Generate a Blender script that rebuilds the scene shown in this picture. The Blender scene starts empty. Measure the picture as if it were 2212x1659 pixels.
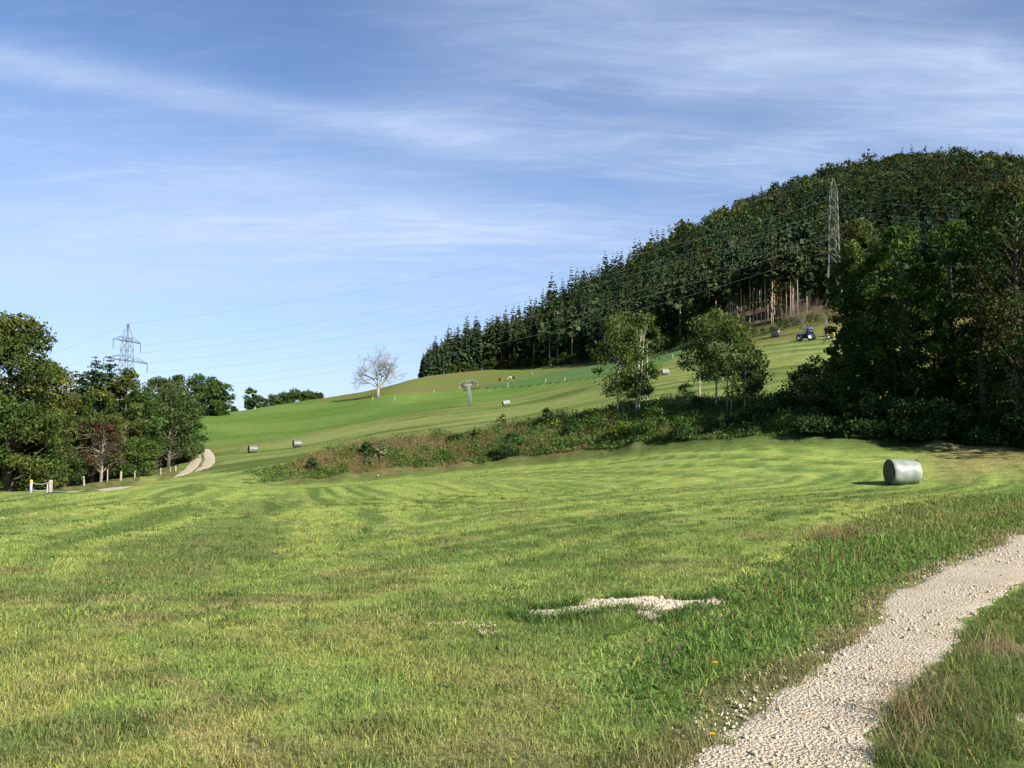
import bpy, math
import numpy as np
from mathutils import Matrix, Vector

scene = bpy.context.scene
COL = scene.collection
R_ = math.radians

# ------------------------------------------------------------------ camera
F, CX, CY = 1855.0, 1106.0, 829.5          # photo measured on a 2212 x 1659 grid
EYE = 1.6
PITCH, ROLL = R_(3.86), R_(0.8)
cam_d = bpy.data.cameras.new('camera')
cam_d.sensor_width = 36.0
cam_d.lens = 36.0 * F / 2212.0
cam_d.clip_start, cam_d.clip_end = 0.1, 8000.0
cam = bpy.data.objects.new('camera', cam_d)
COL.objects.link(cam)
CAMROT = Matrix.Rotation(math.pi / 2 + PITCH, 3, 'X') @ Matrix.Rotation(ROLL, 3, 'Z')
cam.matrix_world = Matrix.Translation((0, 0, EYE)) @ CAMROT.to_4x4()
scene.camera = cam
CM = np.array(CAMROT)

# ------------------------------------------------------------------ exposure and engine
scene.view_settings.view_transform = 'Standard'
scene.view_settings.look = 'None'
scene.view_settings.exposure = 1.4
scene.view_settings.gamma = 1.0
scene.cycles.max_bounces = 6
scene.cycles.diffuse_bounces = 3
scene.cycles.transmission_bounces = 4
scene.cycles.use_adaptive_sampling = True
scene.cycles.adaptive_threshold = 0.02

# ------------------------------------------------------------------ sun and sky
SUN_AZ, SUN_EL = 137.0, 33.0               # clockwise from +Y, and height
sd = bpy.data.lights.new('sun', 'SUN')
sd.energy = 4.6
sd.angle = R_(0.5)
sd.color = (1.0, 0.93, 0.82)
sun = bpy.data.objects.new('sun', sd)
COL.objects.link(sun)
_s = Vector((math.sin(R_(SUN_AZ)) * math.cos(R_(SUN_EL)), math.cos(R_(SUN_AZ)) * math.cos(R_(SUN_EL)), math.sin(R_(SUN_EL))))
sun.rotation_euler = _s.to_track_quat('Z', 'Y').to_euler()
sun.location = (60, -10, 60)


def ray(u, v):
    d = CM @ np.array([(u - CX) / F, (CY - v) / F, -1.0])
    return d / np.linalg.norm(d)


class NT:
    def __init__(s, tree):
        s.t = tree

    def n(s, kind, **kw):
        nd = s.t.nodes.new(kind)
        for k, v in kw.items():
            setattr(nd, k, v)
        return nd

    def put(s, sock, v):
        if isinstance(v, bpy.types.NodeSocket):
            s.t.links.new(v, sock)
        elif v is not None:
            sock.default_value = v

    def math(s, op, a, b=None, c=None, clamp=False):
        nd = s.n('ShaderNodeMath', operation=op, use_clamp=clamp)
        s.put(nd.inputs[0], a)
        s.put(nd.inputs[1], b)
        s.put(nd.inputs[2], c)
        return nd.outputs[0]

    def vmath(s, op, a, b=None):
        nd = s.n('ShaderNodeVectorMath', operation=op)
        s.put(nd.inputs[0], a)
        s.put(nd.inputs[1], b)
        return nd.outputs['Value'] if op == 'DOT_PRODUCT' else nd.outputs[0]

    def mix(s, f, a, b, blend='MIX'):
        nd = s.n('ShaderNodeMix', data_type='RGBA', blend_type=blend)
        s.put(nd.inputs[0], f)
        s.put(nd.inputs[6], a)
        s.put(nd.inputs[7], b)
        return nd.outputs[2]

    def noise(s, vec, scale, detail=3, rough=0.55, dist=0.0):
        nd = s.n('ShaderNodeTexNoise')
        s.put(nd.inputs['Vector'], vec)
        nd.inputs['Scale'].default_value = scale
        nd.inputs['Detail'].default_value = detail
        nd.inputs['Roughness'].default_value = rough
        nd.inputs['Distortion'].default_value = dist
        return nd.outputs['Fac']

    def ramp(s, f, lo, hi, a=0.0, b=1.0):
        nd = s.n('ShaderNodeMapRange', clamp=True, interpolation_type='SMOOTHSTEP')
        s.put(nd.inputs[0], f)
        nd.inputs[1].default_value = lo
        nd.inputs[2].default_value = hi
        nd.inputs[3].default_value = a
        nd.inputs[4].default_value = b
        return nd.outputs[0]


world = bpy.data.worlds.new('World')
scene.world = world
world.use_nodes = True
W = NT(world.node_tree)
sky = W.n('ShaderNodeTexSky', sky_type='NISHITA', sun_disc=False)
sky.sun_elevation, sky.sun_rotation = R_(SUN_EL), R_(SUN_AZ)
sky.altitude = 700
sky.air_density, sky.dust_density, sky.ozone_density = 1.0, 0.6, 3.0
gdir = W.n('ShaderNodeTexCoord').outputs['Generated']
sep = W.n('ShaderNodeSeparateXYZ')
W.put(sep.inputs[0], gdir)
zc = W.math('MAXIMUM', W.math('ADD', sep.outputs[2], 0.12), 0.05)
comb = W.n('ShaderNodeCombineXYZ')
W.put(comb.inputs[0], W.math('DIVIDE', sep.outputs[0], zc))
W.put(comb.inputs[1], W.math('DIVIDE', sep.outputs[1], zc))
plane = comb.outputs[0]


def rotmap(vec, ang, sc):
    nd = W.n('ShaderNodeMapping')
    W.put(nd.inputs[0], vec)
    nd.inputs['Rotation'].default_value = (0, 0, ang)
    nd.inputs['Scale'].default_value = sc
    return nd.outputs[0]


streak = W.noise(rotmap(plane, R_(-12), (0.5, 1.7, 1)), 1.5, 7, 0.58, 0.9)
soft = W.noise(rotmap(plane, R_(-25), (0.5, 1.1, 1)), 1.1, 5, 0.55, 0.8)
fine = W.noise(rotmap(plane, R_(-5), (1.0, 2.2, 1)), 3.6, 6, 0.62, 0.6)


def band(p, q, w, a, lo=None, hi=None, skew=0.0):
    """cirrus band lying along the great circle through two points of the sky"""
    d1, d2 = ray(*p), ray(*q)
    nrm = np.cross(d1, d2)
    nrm /= np.linalg.norm(nrm)
    along = d2 - d1
    L = np.linalg.norm(along)
    along /= L
    h = W.vmath('DOT_PRODUCT', gdir, tuple(nrm))
    h = W.math('ADD', h, W.math('MULTIPLY', W.math('SUBTRACT', soft, 0.5), w * 1.2))
    g = W.math('POWER', 2.718, W.math('MULTIPLY', W.math('MULTIPLY', h, h), -1.0 / (w * w)))
    t = W.math('DIVIDE', W.math('SUBTRACT', W.vmath('DOT_PRODUCT', gdir, tuple(along)), float(d1 @ along)), float(L))
    g = W.math('MULTIPLY', g, W.ramp(t, -0.35, 0.15))
    g = W.math('MULTIPLY', g, W.ramp(t, 0.85, 1.3, 1.0, 0.0))
    return W.math('MULTIPLY', g, a)


cl = None
for b in (((-150, 105), (1000, 300), 0.018, 0.42),
          ((-100, 330), (1000, 420), 0.055, 0.34),
          ((900, 255), (1750, 380), 0.035, 0.40),
          ((1050, 20), (2300, 210), 0.07, 0.46),
          ((1500, 120), (2400, 280), 0.06, 0.26),
          ((-100, 560), (1500, 545), 0.05, 0.42),
          ((200, 480), (1300, 470), 0.03, 0.25)):
    o = band(*b)
    cl = o if cl is None else W.math('ADD', cl, o)
tex = W.math('ADD', W.math('MULTIPLY', streak, 1.0), W.math('MULTIPLY', fine, 0.55))
cl = W.math('MULTIPLY', cl, W.ramp(tex, 0.5, 1.1, 0.62, 1.15))
cl = W.math('ADD', cl, W.math('MULTIPLY', W.ramp(streak, 0.42, 0.75), W.ramp(soft, 0.40, 0.7, 0.04, 0.22)))
fib = W.noise(rotmap(plane, R_(-16), (0.8, 3.4, 1)), 3.2, 9, 0.66, 1.2)
cl = W.math('MULTIPLY', cl, W.ramp(fib, 0.22, 0.78, 0.80, 1.12))
cl = W.math('ADD', cl, W.math('MULTIPLY', W.ramp(fib, 0.42, 0.80), W.ramp(soft, 0.36, 0.66, 0.05, 0.22)))
low = W.ramp(sep.outputs[2], 0.02, 0.33, 1.0, 0.0)
cl = W.math('ADD', cl, W.math('MULTIPLY', low, 0.38))
cl = W.math('MINIMUM', cl, 0.85)
skyc = W.mix(1.0, sky.outputs[0], (0.88, 0.91, 1.0, 1), 'MULTIPLY')
skyc = W.mix(W.ramp(sep.outputs[2], 0.0, 0.30, 0.85, 0.0), skyc, W.mix(1.0, skyc, (0.74, 0.79, 0.88, 1), 'MULTIPLY'))
skyc = W.mix(cl, skyc, (4.1, 4.85, 6.4, 1))
bg = world.node_tree.nodes['Background']
W.put(bg.inputs[0], skyc)
bg.inputs[1].default_value = 0.062

# ------------------------------------------------------------------ numbers: noise, meshes
rng = np.random.default_rng(11)


def _h(ix, iy, seed):
    n = (ix.astype(np.int64) * 374761393 + iy.astype(np.int64) * 668265263 + seed * 974711) & 0xffffffff
    n = ((n ^ (n >> 13)) * 1274126177) & 0xffffffff
    return ((n ^ (n >> 16)) & 0xffffff) / float(0xffffff)


def vnoise(x, y, seed=0):
    ix, iy = np.floor(x), np.floor(y)
    fx, fy = x - ix, y - iy
    fx, fy = fx * fx * (3 - 2 * fx), fy * fy * (3 - 2 * fy)
    a, b = _h(ix, iy, seed), _h(ix + 1, iy, seed)
    c, d = _h(ix, iy + 1, seed), _h(ix + 1, iy + 1, seed)
    return (a + (b - a) * fx) * (1 - fy) + (c + (d - c) * fx) * fy


def fbm(x, y, o=4, seed=0):
    x, y = np.asarray(x, float), np.asarray(y, float)
    t, a, s = 0.0, 0.5, 0.0
    for k in range(o):
        t = t + a * vnoise(x, y, seed + k * 17)
        s += a
        x, y, a = x * 2.03 + 3.1, y * 2.03 - 1.7, a * 0.5
    return t / s


def sstep(x, a, b):
    t = np.clip((x - a) / (b - a), 0, 1)
    return t * t * (3 - 2 * t)


class MB:
    """collects vertices, tris and quads; links them as one mesh object"""

    def __init__(s):
        s.V, s.Q, s.T, s.C, s.n = [], [], [], [], 0

    def add(s, V, Q=None, T=None, C=None):
        V = np.asarray(V, float).reshape(-1, 3)
        if Q is not None and len(Q):
            s.Q.append(np.asarray(Q, np.int64) + s.n)
        if T is not None and len(T):
            s.T.append(np.asarray(T, np.int64) + s.n)
        s.V.append(V)
        if C is None:
            C = (1, 1, 1)
        s.C.append(np.broadcast_to(np.asarray(C, float), (len(V), 3)))
        s.n += len(V)
        return s

    def mesh(s, name, mat=None, smooth=False):
        me = bpy.data.meshes.new(name)
        V = np.concatenate(s.V)
        Q = np.concatenate(s.Q) if s.Q else np.zeros((0, 4), np.int64)
        T = np.concatenate(s.T) if s.T else np.zeros((0, 3), np.int64)
        me.vertices.add(len(V))
        me.vertices.foreach_set('co', V.astype(np.float32).ravel())
        loops = np.concatenate([Q.ravel(), T.ravel()]).astype(np.int32)
        me.loops.add(len(loops))
        me.loops.foreach_set('vertex_index', loops)
        me.polygons.add(len(Q) + len(T))
        st = np.concatenate([np.arange(len(Q)) * 4, len(Q) * 4 + np.arange(len(T)) * 3]).astype(np.int32)
        me.polygons.foreach_set('loop_start', st)
        if smooth:
            me.polygons.foreach_set('use_smooth', np.ones(len(Q) + len(T), bool))
        at = me.color_attributes.new('Col', 'FLOAT_COLOR', 'POINT')
        C = np.concatenate(s.C)
        at.data.foreach_set('color', np.concatenate([C, np.ones((len(C), 1))], 1).astype(np.float32).ravel())
        if mat:
            me.materials.append(mat)
        me.update(calc_edges=True)
        return me

    def build(s, name, mat=None, parent=None, smooth=False):
        o = bpy.data.objects.new(name, s.mesh(name, mat, smooth))
        COL.objects.link(o)
        if parent:
            o.parent = parent
        return o

    # -- shapes
    def tube(s, P, rad, sides=6, C=None, cap=True):
        P = np.asarray(P, float)
        rad = np.broadcast_to(np.asarray(rad, float), (len(P),))
        T = np.gradient(P, axis=0)
        T /= np.linalg.norm(T, axis=1)[:, None] + 1e-9
        ref = np.array([0.0, 0, 1]) if abs(T[0][2]) < 0.9 else np.array([1.0, 0, 0])
        A = np.cross(T, ref)
        A /= np.linalg.norm(A, axis=1)[:, None] + 1e-9
        B = np.cross(T, A)
        th = np.arange(sides) * 2 * math.pi / sides
        V = P[:, None] + rad[:, None, None] * (np.cos(th)[None, :, None] * A[:, None] + np.sin(th)[None, :, None] * B[:, None])
        n = len(P)
        i, j = np.meshgrid(np.arange(n - 1), np.arange(sides), indexing='ij')
        j2 = (j + 1) % sides
        Q = np.stack([i * sides + j, i * sides + j2, (i + 1) * sides + j2, (i + 1) * sides + j], -1).reshape(-1, 4)
        V = V.reshape(-1, 3)
        Tt = None
        if cap:
            V = np.concatenate([V, P[:1], P[-1:]])
            k = np.arange(sides)
            Tt = np.concatenate([np.stack([np.full(sides, n * sides), (k + 1) % sides, k], -1),
                                 np.stack([np.full(sides, n * sides + 1), (n - 1) * sides + k, (n - 1) * sides + (k + 1) % sides], -1)])
        return s.add(V, Q, Tt, C)

    def bar(s, a, b, r, sides=4, C=None):
        return s.tube([a, b], r, sides, C)

    def box(s, c, size, C=None, rot=None, taper=(1, 1), bev=0.0):
        x, y, z = [q / 2 for q in size]
        tx, ty = taper
        rings = [(-z, 1, 1, 0), (z, tx, ty, 0)]
        if bev:
            rings = [(-z, 1, 1, bev), (-z + bev, 1, 1, 0), (z - bev, tx, ty, 0), (z, tx, ty, bev)]
        V = []
        for (zz, ax, ay, b) in rings:
            V += [(-x * ax + b, -y * ay + b, zz), (x * ax - b, -y * ay + b, zz), (x * ax - b, y * ay - b, zz), (-x * ax + b, y * ay - b, zz)]
        V = np.array(V)
        if rot is not None:
            V = V @ np.array(rot).T
        m = len(rings)
        Q = [(3, 2, 1, 0), tuple(4 * (m - 1) + k for k in range(4))]
        for r in range(m - 1):
            for k in range(4):
                Q.append((4 * r + k, 4 * r + (k + 1) % 4, 4 * r + 4 + (k + 1) % 4, 4 * r + 4 + k))
        return s.add(V + np.asarray(c, float), Q, None, C)

    def lathe(s, prof, sides=24, axis='Z', c=(0, 0, 0), C=None):
        prof = np.asarray(prof, float)          # (radius, height)
        th = np.arange(sides) * 2 * math.pi / sides
        V = np.stack([prof[:, 0:1] * np.cos(th), prof[:, 0:1] * np.sin(th), np.repeat(prof[:, 1:2], sides, 1)], -1)
        if axis == 'X':
            V = V[..., [2, 0, 1]]
        if axis == 'Y':
            V = V[..., [1, 2, 0]]
        n = len(prof)
        i, j = np.meshgrid(np.arange(n - 1), np.arange(sides), indexing='ij')
        j2 = (j + 1) % sides
        Q = np.stack([i * sides + j, i * sides + j2, (i + 1) * sides + j2, (i + 1) * sides + j], -1).reshape(-1, 4)
        return s.add(V.reshape(-1, 3) + np.asarray(c, float), Q, None, C)

    def leaves(s, P, size, C, up=0.25, asp=0.55, out=None):
        """rhombic leaf faces at the points P"""
        N = len(P)
        n = rng.normal(size=(N, 3))
        n[:, 2] += up
        if out is not None:
            n += out
        n /= np.linalg.norm(n, axis=1)[:, None] + 1e-9
        t = np.cross(n, rng.normal(size=(N, 3)))
        t /= np.linalg.norm(t, axis=1)[:, None] + 1e-9
        b = np.cross(n, t)
        sz = np.broadcast_to(np.asarray(size, float), (N,)) * np.clip(np.exp(rng.normal(-0.08, 0.38, N)), 0.35, 2.0)
        t, b = t * (sz * 0.5)[:, None], b * (sz * 0.5 * asp)[:, None]
        V = np.stack([P - t, P + b, P + t, P - b], 1).reshape(-1, 3)
        Q = np.arange(N * 4).reshape(-1, 4)
        return s.add(V, Q, None, np.repeat(C, 4, 0))


# ------------------------------------------------------------------ materials
def attr_mat(name, rough=0.8, trans=0.0, bump=None, spec=0.0, noise=None):
    m = bpy.data.materials.new(name)
    m.use_nodes = True
    N = NT(m.node_tree)
    m.node_tree.nodes.remove(m.node_tree.nodes['Principled BSDF'])
    out = m.node_tree.nodes['Material Output']
    a = N.n('ShaderNodeAttribute', attribute_name='Col').outputs['Color']
    if noise:
        pos = N.n('ShaderNodeTexCoord').outputs['Object']
        f = N.ramp(N.noise(pos, noise[0], 5, 0.65), 0.3, 0.7, noise[1], noise[2])
        v = N.n('ShaderNodeVectorMath', operation='SCALE')
        N.put(v.inputs[0], a)
        N.put(v.inputs[3], f)
        a = v.outputs[0]
    if spec or bump:
        b = N.n('ShaderNodeBsdfPrincipled')
        N.put(b.inputs['Base Color'], a)
        b.inputs['Roughness'].default_value = rough
        b.inputs['Specular IOR Level'].default_value = spec
        if bump:
            pos = N.n('ShaderNodeTexCoord').outputs['Object']
            bp = N.n('ShaderNodeBump')
            bp.inputs['Strength'].default_value = bump[1]
            bp.inputs['Distance'].default_value = bump[2]
            N.put(bp.inputs['Height'], N.noise(pos, bump[0], 5, 0.6))
            N.put(b.inputs['Normal'], bp.outputs[0])
        sh = b.outputs[0]
    else:
        b = N.n('ShaderNodeBsdfDiffuse')
        N.put(b.inputs[0], a)
        sh = b.outputs[0]
    if trans:
        tr = N.n('ShaderNodeBsdfTranslucent')
        N.put(tr.inputs[0], a)
        mx = N.n('ShaderNodeMixShader')
        mx.inputs[0].default_value = trans
        N.put(mx.inputs[1], sh)
        N.put(mx.inputs[2], tr.outputs[0])
        sh = mx.outputs[0]
    N.put(out.inputs['Surface'], sh)
    return m


M_LEAF = attr_mat('leaves', trans=0.28)
M_NEEDLE = attr_mat('needles', trans=0.08)
M_BARK = attr_mat('bark', 0.9, bump=(14, 0.6, 0.03), noise=(5.0, 0.6, 1.35))
M_GRASS = attr_mat('grass_blades', trans=0.42)
M_STONE = attr_mat('limestone', 0.9, noise=(40, 0.8, 1.15))
M_WOOD = attr_mat('weathered_wood', 0.85, bump=(30, 0.5, 0.01), noise=(12, 0.6, 1.25))
M_PAINT = attr_mat('painted_metal', 0.45, spec=0.4, noise=(6, 0.85, 1.1))
M_STEEL = attr_mat('galvanised_steel', 0.55, spec=0.4, noise=(3, 0.8, 1.15))
M_RUBBER = attr_mat('rubber', 0.8, spec=0.2)
M_FLOWER = attr_mat('petals', trans=0.3)


# ------------------------------------------------------------------ tags
def tag(o, label=None, cat=None, group=None, kind=None):
    if label:
        o['label'] = label
    if cat:
        o['category'] = cat
    if group:
        o['group'] = group
    if kind:
        o['kind'] = kind
    return o


def empty(name, loc, rz=0.0, **kw):
    o = bpy.data.objects.new(name, None)
    COL.objects.link(o)
    o.location = loc
    o.rotation_euler = (0, 0, rz)
    o.empty_display_size = 0.5
    return tag(o, **kw)


def copy_tree(o, parent=None):
    c = o.copy()
    COL.objects.link(c)
    if parent:
        c.parent = parent
    for ch in list(o.children):
        copy_tree(ch, c)
    return c


# ------------------------------------------------------------------ terrain
def az_of(u):
    return math.atan((u - CX) / F)


def row_to_z(az, row, r):
    """height (world) of the point at azimuth az, horizontal distance r seen in picture row"""
    lo, hi = -1.2, 1.2
    for _ in range(50):
        m = (lo + hi) / 2
        d = CM.T @ np.array([math.sin(az), math.cos(az), math.tan(m)])
        v = CY + F * d[1] / d[2]            # d[2] negative
        if v > row:
            lo = m
        else:
            hi = m
    return EYE + r * math.tan((lo + hi) / 2)


Z = 'z'                                        # (Z, height relative to the eye, r): given height
CTRL = [
    (-2200, [(Z, -3, 35), (Z, -4.0, 60), (Z, -4.5, 75), (Z, -6, 100), (Z, -7, 150), (Z, -5, 260), (Z, -4, 400), (Z, -8, 600)]),
    (-900, [(Z, -3.2, 35), (Z, -4.5, 60), (Z, -5.2, 75), (Z, -7, 100), (Z, -8, 150), (Z, -6, 260), (Z, -5, 400), (Z, -10, 600)]),
    (0, [(1112, 30), (1072, 62), (1064, 76), (Z, -7.0, 97), (Z, -8.5, 140), (Z, -4, 250), (Z, 0, 350), (Z, -10, 600)]),
    (220, [(1104, 31), (1064, 60), (1048, 88), (1037, 112), (Z, -6, 150), (Z, -1, 250), (Z, 2, 330), (Z, -10, 600)]),
    (330, [(1100, 31), (1060, 62), (1036, 97), (1020, 150), (Z, -2.0, 190), (Z, 5, 270), (Z, 8.5, 320), (Z, 2, 600)]),
    (440, [(1098, 32), (1056, 64), (1024, 92), (975, 165), (945, 215), (910, 280), (897, 320), (Z, 8, 600)]),
    (550, [(1095, 34), (1053, 68), (1018, 77), (975, 146), (935, 230), (895, 300), (882, 340), (Z, 12, 600)]),
    (650, [(1090, 36), (1047, 72), (998, 79), (965, 148), (920, 230), (880, 310), (864, 360), (Z, 15, 600)]),
    (800, [(1080, 38), (1040, 75), (964, 83), (930, 150), (900, 215), (868, 290), (843, 365), (Z, 20, 520)]),
    (905, [(1073, 39), (1030, 76), (950, 84), (910, 158), (866, 290), (808, 420), (Z, 32, 450), (Z, 22, 560)]),
    (1000, [(1066, 40), (1020, 77), (938, 85), (893, 165), (852, 305), (800, 440), (Z, 35.5, 475), (Z, 28, 580)]),
    (1100, [(1062, 40), (1008, 76), (926, 84), (878, 182), (848, 270), (798, 440), (757, 520), (Z, 45, 700)]),
    (1300, [(1058, 42), (992, 70), (888, 80), (845, 150), (815, 230), (785, 370), (640, 640), (Z, 90, 850)]),
    (1450, [(1056, 42), (968, 66), (874, 78), (808, 156), (780, 245), (757, 325), (558, 700), (Z, 130, 950)]),
    (1600, [(1054, 43), (952, 62), (868, 77), (800, 140), (745, 235), (717, 292), (490, 760), (Z, 170, 1000)]),
    (1700, [(1052, 44), (950, 60), (864, 76), (785, 140), (735, 220), (698, 285), (448, 790), (Z, 200, 1050)]),
    (1800, [(1050, 44), (952, 59), (872, 74), (795, 130), (738, 203), (665, 290), (410, 830), (Z, 215, 1100)]),
    (2000, [(1050, 44), (962, 58), (905, 72), (800, 130), (720, 220), (640, 300), (370, 880), (Z, 250, 1150)]),
    (2212, [(1052, 43), (970, 57), (928, 70), (810, 130), (720, 220), (630, 300), (386, 900), (Z, 250, 1150)]),
    (2900, [(Z, -2.2, 40), (Z, -0.6, 57), (Z, 1, 70), (Z, 9, 130), (Z, 20, 220), (Z, 40, 300), (Z, 190, 850), (Z, 170, 1150)]),
    (4200, [(Z, -2.0, 40), (Z, -1.0, 57), (Z, 0, 70), (Z, 6, 130), (Z, 14, 220), (Z, 25, 300), (Z, 90, 800), (Z, 90, 1150)]),
]
_az, _r, _z = [], [], []
for u, ps in CTRL:
    a = az_of(u)
    _az.append(a)
    rr, zz = [0.0], [0.0]
    for p in ps:
        if p[0] == Z:
            rr.append(p[2])
            zz.append(EYE + p[1])
        else:
            rr.append(p[1])
            zz.append(row_to_z(a, p[0], p[1]))
    rr += [3500.0]
    zz += [zz[-1] * 0.5 - 5]
    _r.append(rr)
    _z.append(zz)
_az, _r, _z = np.array(_az), np.array(_r), np.array(_z)
back_r = np.array([[0, 40, 60, 80, 120, 200, 280, 500, 700, 3500.0]])
back_z = np.array([[0, -0.6, -0.8, -1, -1.5, -2, -3, -4, -6, -8.0]])
for a, pos in ((-2.2, 0), (2.2, len(_az) + 1)):
    _az = np.insert(_az, pos, a)
    _r = np.insert(_r, pos, back_r, 0)
    _z = np.insert(_z, pos, back_z, 0)
_az = np.concatenate([[-math.pi - 0.01], _az, [math.pi + 0.01]])
_r = np.concatenate([back_r, _r, back_r])
_z = np.concatenate([back_z, _z, back_z])

AZ = np.concatenate([np.linspace(-math.pi, -0.86, 90)[:-1], np.linspace(-0.86, -0.60, 70)[:-1],
                     np.linspace(-0.60, 0.60, 720)[:-1], np.linspace(0.60, 0.86, 70)[:-1], np.linspace(0.86, math.pi, 90)])
RR = np.concatenate([[0.02], np.geomspace(0.5, 3400, 440)])


def _prof(tab):
    fa = np.linspace(-math.pi, math.pi, 2400)
    k = np.exp(-0.5 * (np.arange(-30, 31) * (fa[1] - fa[0]) / R_(1.3)) ** 2)
    k /= k.sum()
    o = []
    for i in range(tab.shape[1]):
        f = np.interp(fa, _az, tab[:, i])
        o.append(np.convolve(np.pad(f, 30, 'edge'), k, 'valid'))
    return fa, np.array(o)


FA, PR = _prof(_r)
_, PZ = _prof(_z)


def ctrl_r(i, az):
    return np.interp(az, FA, PR[i])


RG = np.array([[np.interp(a, FA, PR[i]) for i in range(PR.shape[0])] for a in AZ])
ZG_ = np.array([[np.interp(a, FA, PZ[i]) for i in range(PZ.shape[0])] for a in AZ])
ZG = np.array([np.interp(RR, RG[i], ZG_[i]) for i in range(len(AZ))])
for _ in range(5):
    ZG[:, 1:-1] = (ZG[:, :-2] + 2 * ZG[:, 1:-1] + ZG[:, 2:]) / 4
XG, YG = np.sin(AZ)[:, None] * RR, np.cos(AZ)[:, None] * RR
ZG += (fbm(XG * 0.09, YG * 0.09, 3, 5) - 0.5) * 0.5 * sstep(RR, 10, 40)
ZG += (fbm(XG * 0.9, YG * 0.9, 3, 9) - 0.5) * 0.07 * sstep(RR, 2, 6)
_bk = sstep(RR[None, :], ctrl_r(2, AZ)[:, None] - 3, ctrl_r(2, AZ)[:, None] + 1) * (1 - sstep(RR[None, :], ctrl_r(3, AZ)[:, None] - 1, ctrl_r(3, AZ)[:, None] + 3)) * sstep(AZ, az_of(560), az_of(760))[:, None]
ZG += _bk * (fbm(XG * 0.5, YG * 0.5, 3, 21) - 0.5) * 1.1


def H(x, y):
    x, y = np.asarray(x, float), np.asarray(y, float)
    a, r = np.arctan2(x, y), np.hypot(x, y)
    i = np.clip(np.searchsorted(AZ, a) - 1, 0, len(AZ) - 2)
    j = np.clip(np.searchsorted(RR, r) - 1, 0, len(RR) - 2)
    fa = np.clip((a - AZ[i]) / (AZ[i + 1] - AZ[i]), 0, 1)
    fr = np.clip((r - RR[j]) / (RR[j + 1] - RR[j]), 0, 1)
    return (ZG[i, j] * (1 - fr) + ZG[i, j + 1] * fr) * (1 - fa) + (ZG[i + 1, j] * (1 - fr) + ZG[i + 1, j + 1] * fr) * fa


def hit(u, v, rmin=1.5):
    d = ray(u, v)
    hd = math.hypot(d[0], d[1])
    r = np.geomspace(rmin, 1500, 5000)
    z = EYE + r * d[2] / hd - H(d[0] / hd * r, d[1] / hd * r)
    k = np.argmax(z <= 0)
    if z[k] > 0:
        k = len(r) - 1
    return np.array([d[0] / hd * r[k], d[1] / hd * r[k]])


def at(u, r, v=900):
    """ground position on the azimuth of picture column u at distance r"""
    d = ray(u, v)
    h = math.hypot(d[0], d[1])
    return np.array([d[0] / h * r, d[1] / h * r])


def height_for(x, y, v_top):
    """height of a thing standing at x, y whose top is seen in row v_top"""
    return row_to_z(math.atan2(x, y), v_top, math.hypot(x, y)) - float(H(x, y))


def inpoly(x, y, P):
    x, y = np.asarray(x), np.asarray(y)
    c = np.zeros(x.shape, bool)
    n = len(P)
    for i in range(n):
        x1, y1 = P[i]
        x2, y2 = P[(i + 1) % n]
        if y1 == y2:
            continue
        c ^= ((y1 > y) != (y2 > y)) & (x < (x2 - x1) * (y - y1) / (y2 - y1) + x1)
    return c


def dseg(x, y, P):
    """distance to a polyline"""
    d = np.full(np.shape(x), 1e9)
    for (x1, y1), (x2, y2) in zip(P[:-1], P[1:]):
        L = (x2 - x1) ** 2 + (y2 - y1) ** 2 + 1e-9
        t = np.clip(((x - x1) * (x2 - x1) + (y - y1) * (y2 - y1)) / L, 0, 1)
        d = np.minimum(d, np.hypot(x - x1 - t * (x2 - x1), y - y1 - t * (y2 - y1)))
    return d


def hits(L, rmin=1.5):
    return np.array([hit(u, v, rmin) for u, v in L])


# near gravel track (two wheel ruts), seen edges walked on the ground
PL = np.array([[-0.10, 0.05]]) + hits([(1180, 2600), (1330, 2000), (1500, 1659), (1567, 1590), (1642, 1540), (1729, 1462), (1804, 1418), (1871, 1371), (1915, 1321), (1945, 1273), (2013, 1250), (2040, 1228), (2124, 1200), (2212, 1152), (2400, 1098), (2700, 1055)])
PRt = hits([(1780, 2600), (1885, 2000), (1905, 1659), (1915, 1583), (1955, 1509), (2022, 1455), (2070, 1395), (2095, 1345), (2157, 1300), (2212, 1266), (2400, 1172), (2700, 1100)])
TL = hits([(1960, 2600), (2100, 2000), (2165, 1659), (2172, 1590), (2178, 1506), (2205, 1450), (2300, 1362), (2500, 1225), (2700, 1150)])
TR = hits([(2700, 2600), (2620, 2000), (2600, 1659), (2560, 1590), (2530, 1506), (2535, 1450), (2640, 1362), (2800, 1240), (2900, 1180)])
POLY_PATH = np.concatenate([PL, PRt[::-1]])
POLY_TR = np.concatenate([TL, TR[::-1]])


def z2(zx, zy):
    return ((1300 + zx / 2.011) * 0.6777, (1800 + zy / 2.011) * 0.6777)


PATCH = hits([z2(*p) for p in [(690, 310), (760, 300), (950, 290), (1060, 270), (1150, 235), (1370, 225), (1440, 210), (1610, 212), (1640, 232), (1780, 238), (2075, 212),
                               (2060, 235), (1920, 285), (1740, 318), (1660, 360), (1580, 378), (1490, 352), (1460, 302), (1370, 297), (1250, 322), (1130, 332), (1000, 352), (800, 372), (740, 342)]])
BITS = hits([z2(165, 385), z2(320, 385), z2(485, 400), z2(505, 440), (1872, 1240), (1880, 1238)])
VERGE_TOP = hits([(1180, 1480), (1300, 1390), (1450, 1325), (1600, 1235), (1700, 1180), (1790, 1140), (1900, 1095), (2212, 1045), (2500, 1020)])
VERGE_POLY = np.concatenate([VERGE_TOP, PL[::-1][:-3]])

# far gravel road on the left
def z1(zx, zy):
    return (zx * 0.2451, 677.7 + zy * 0.2451)


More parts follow.
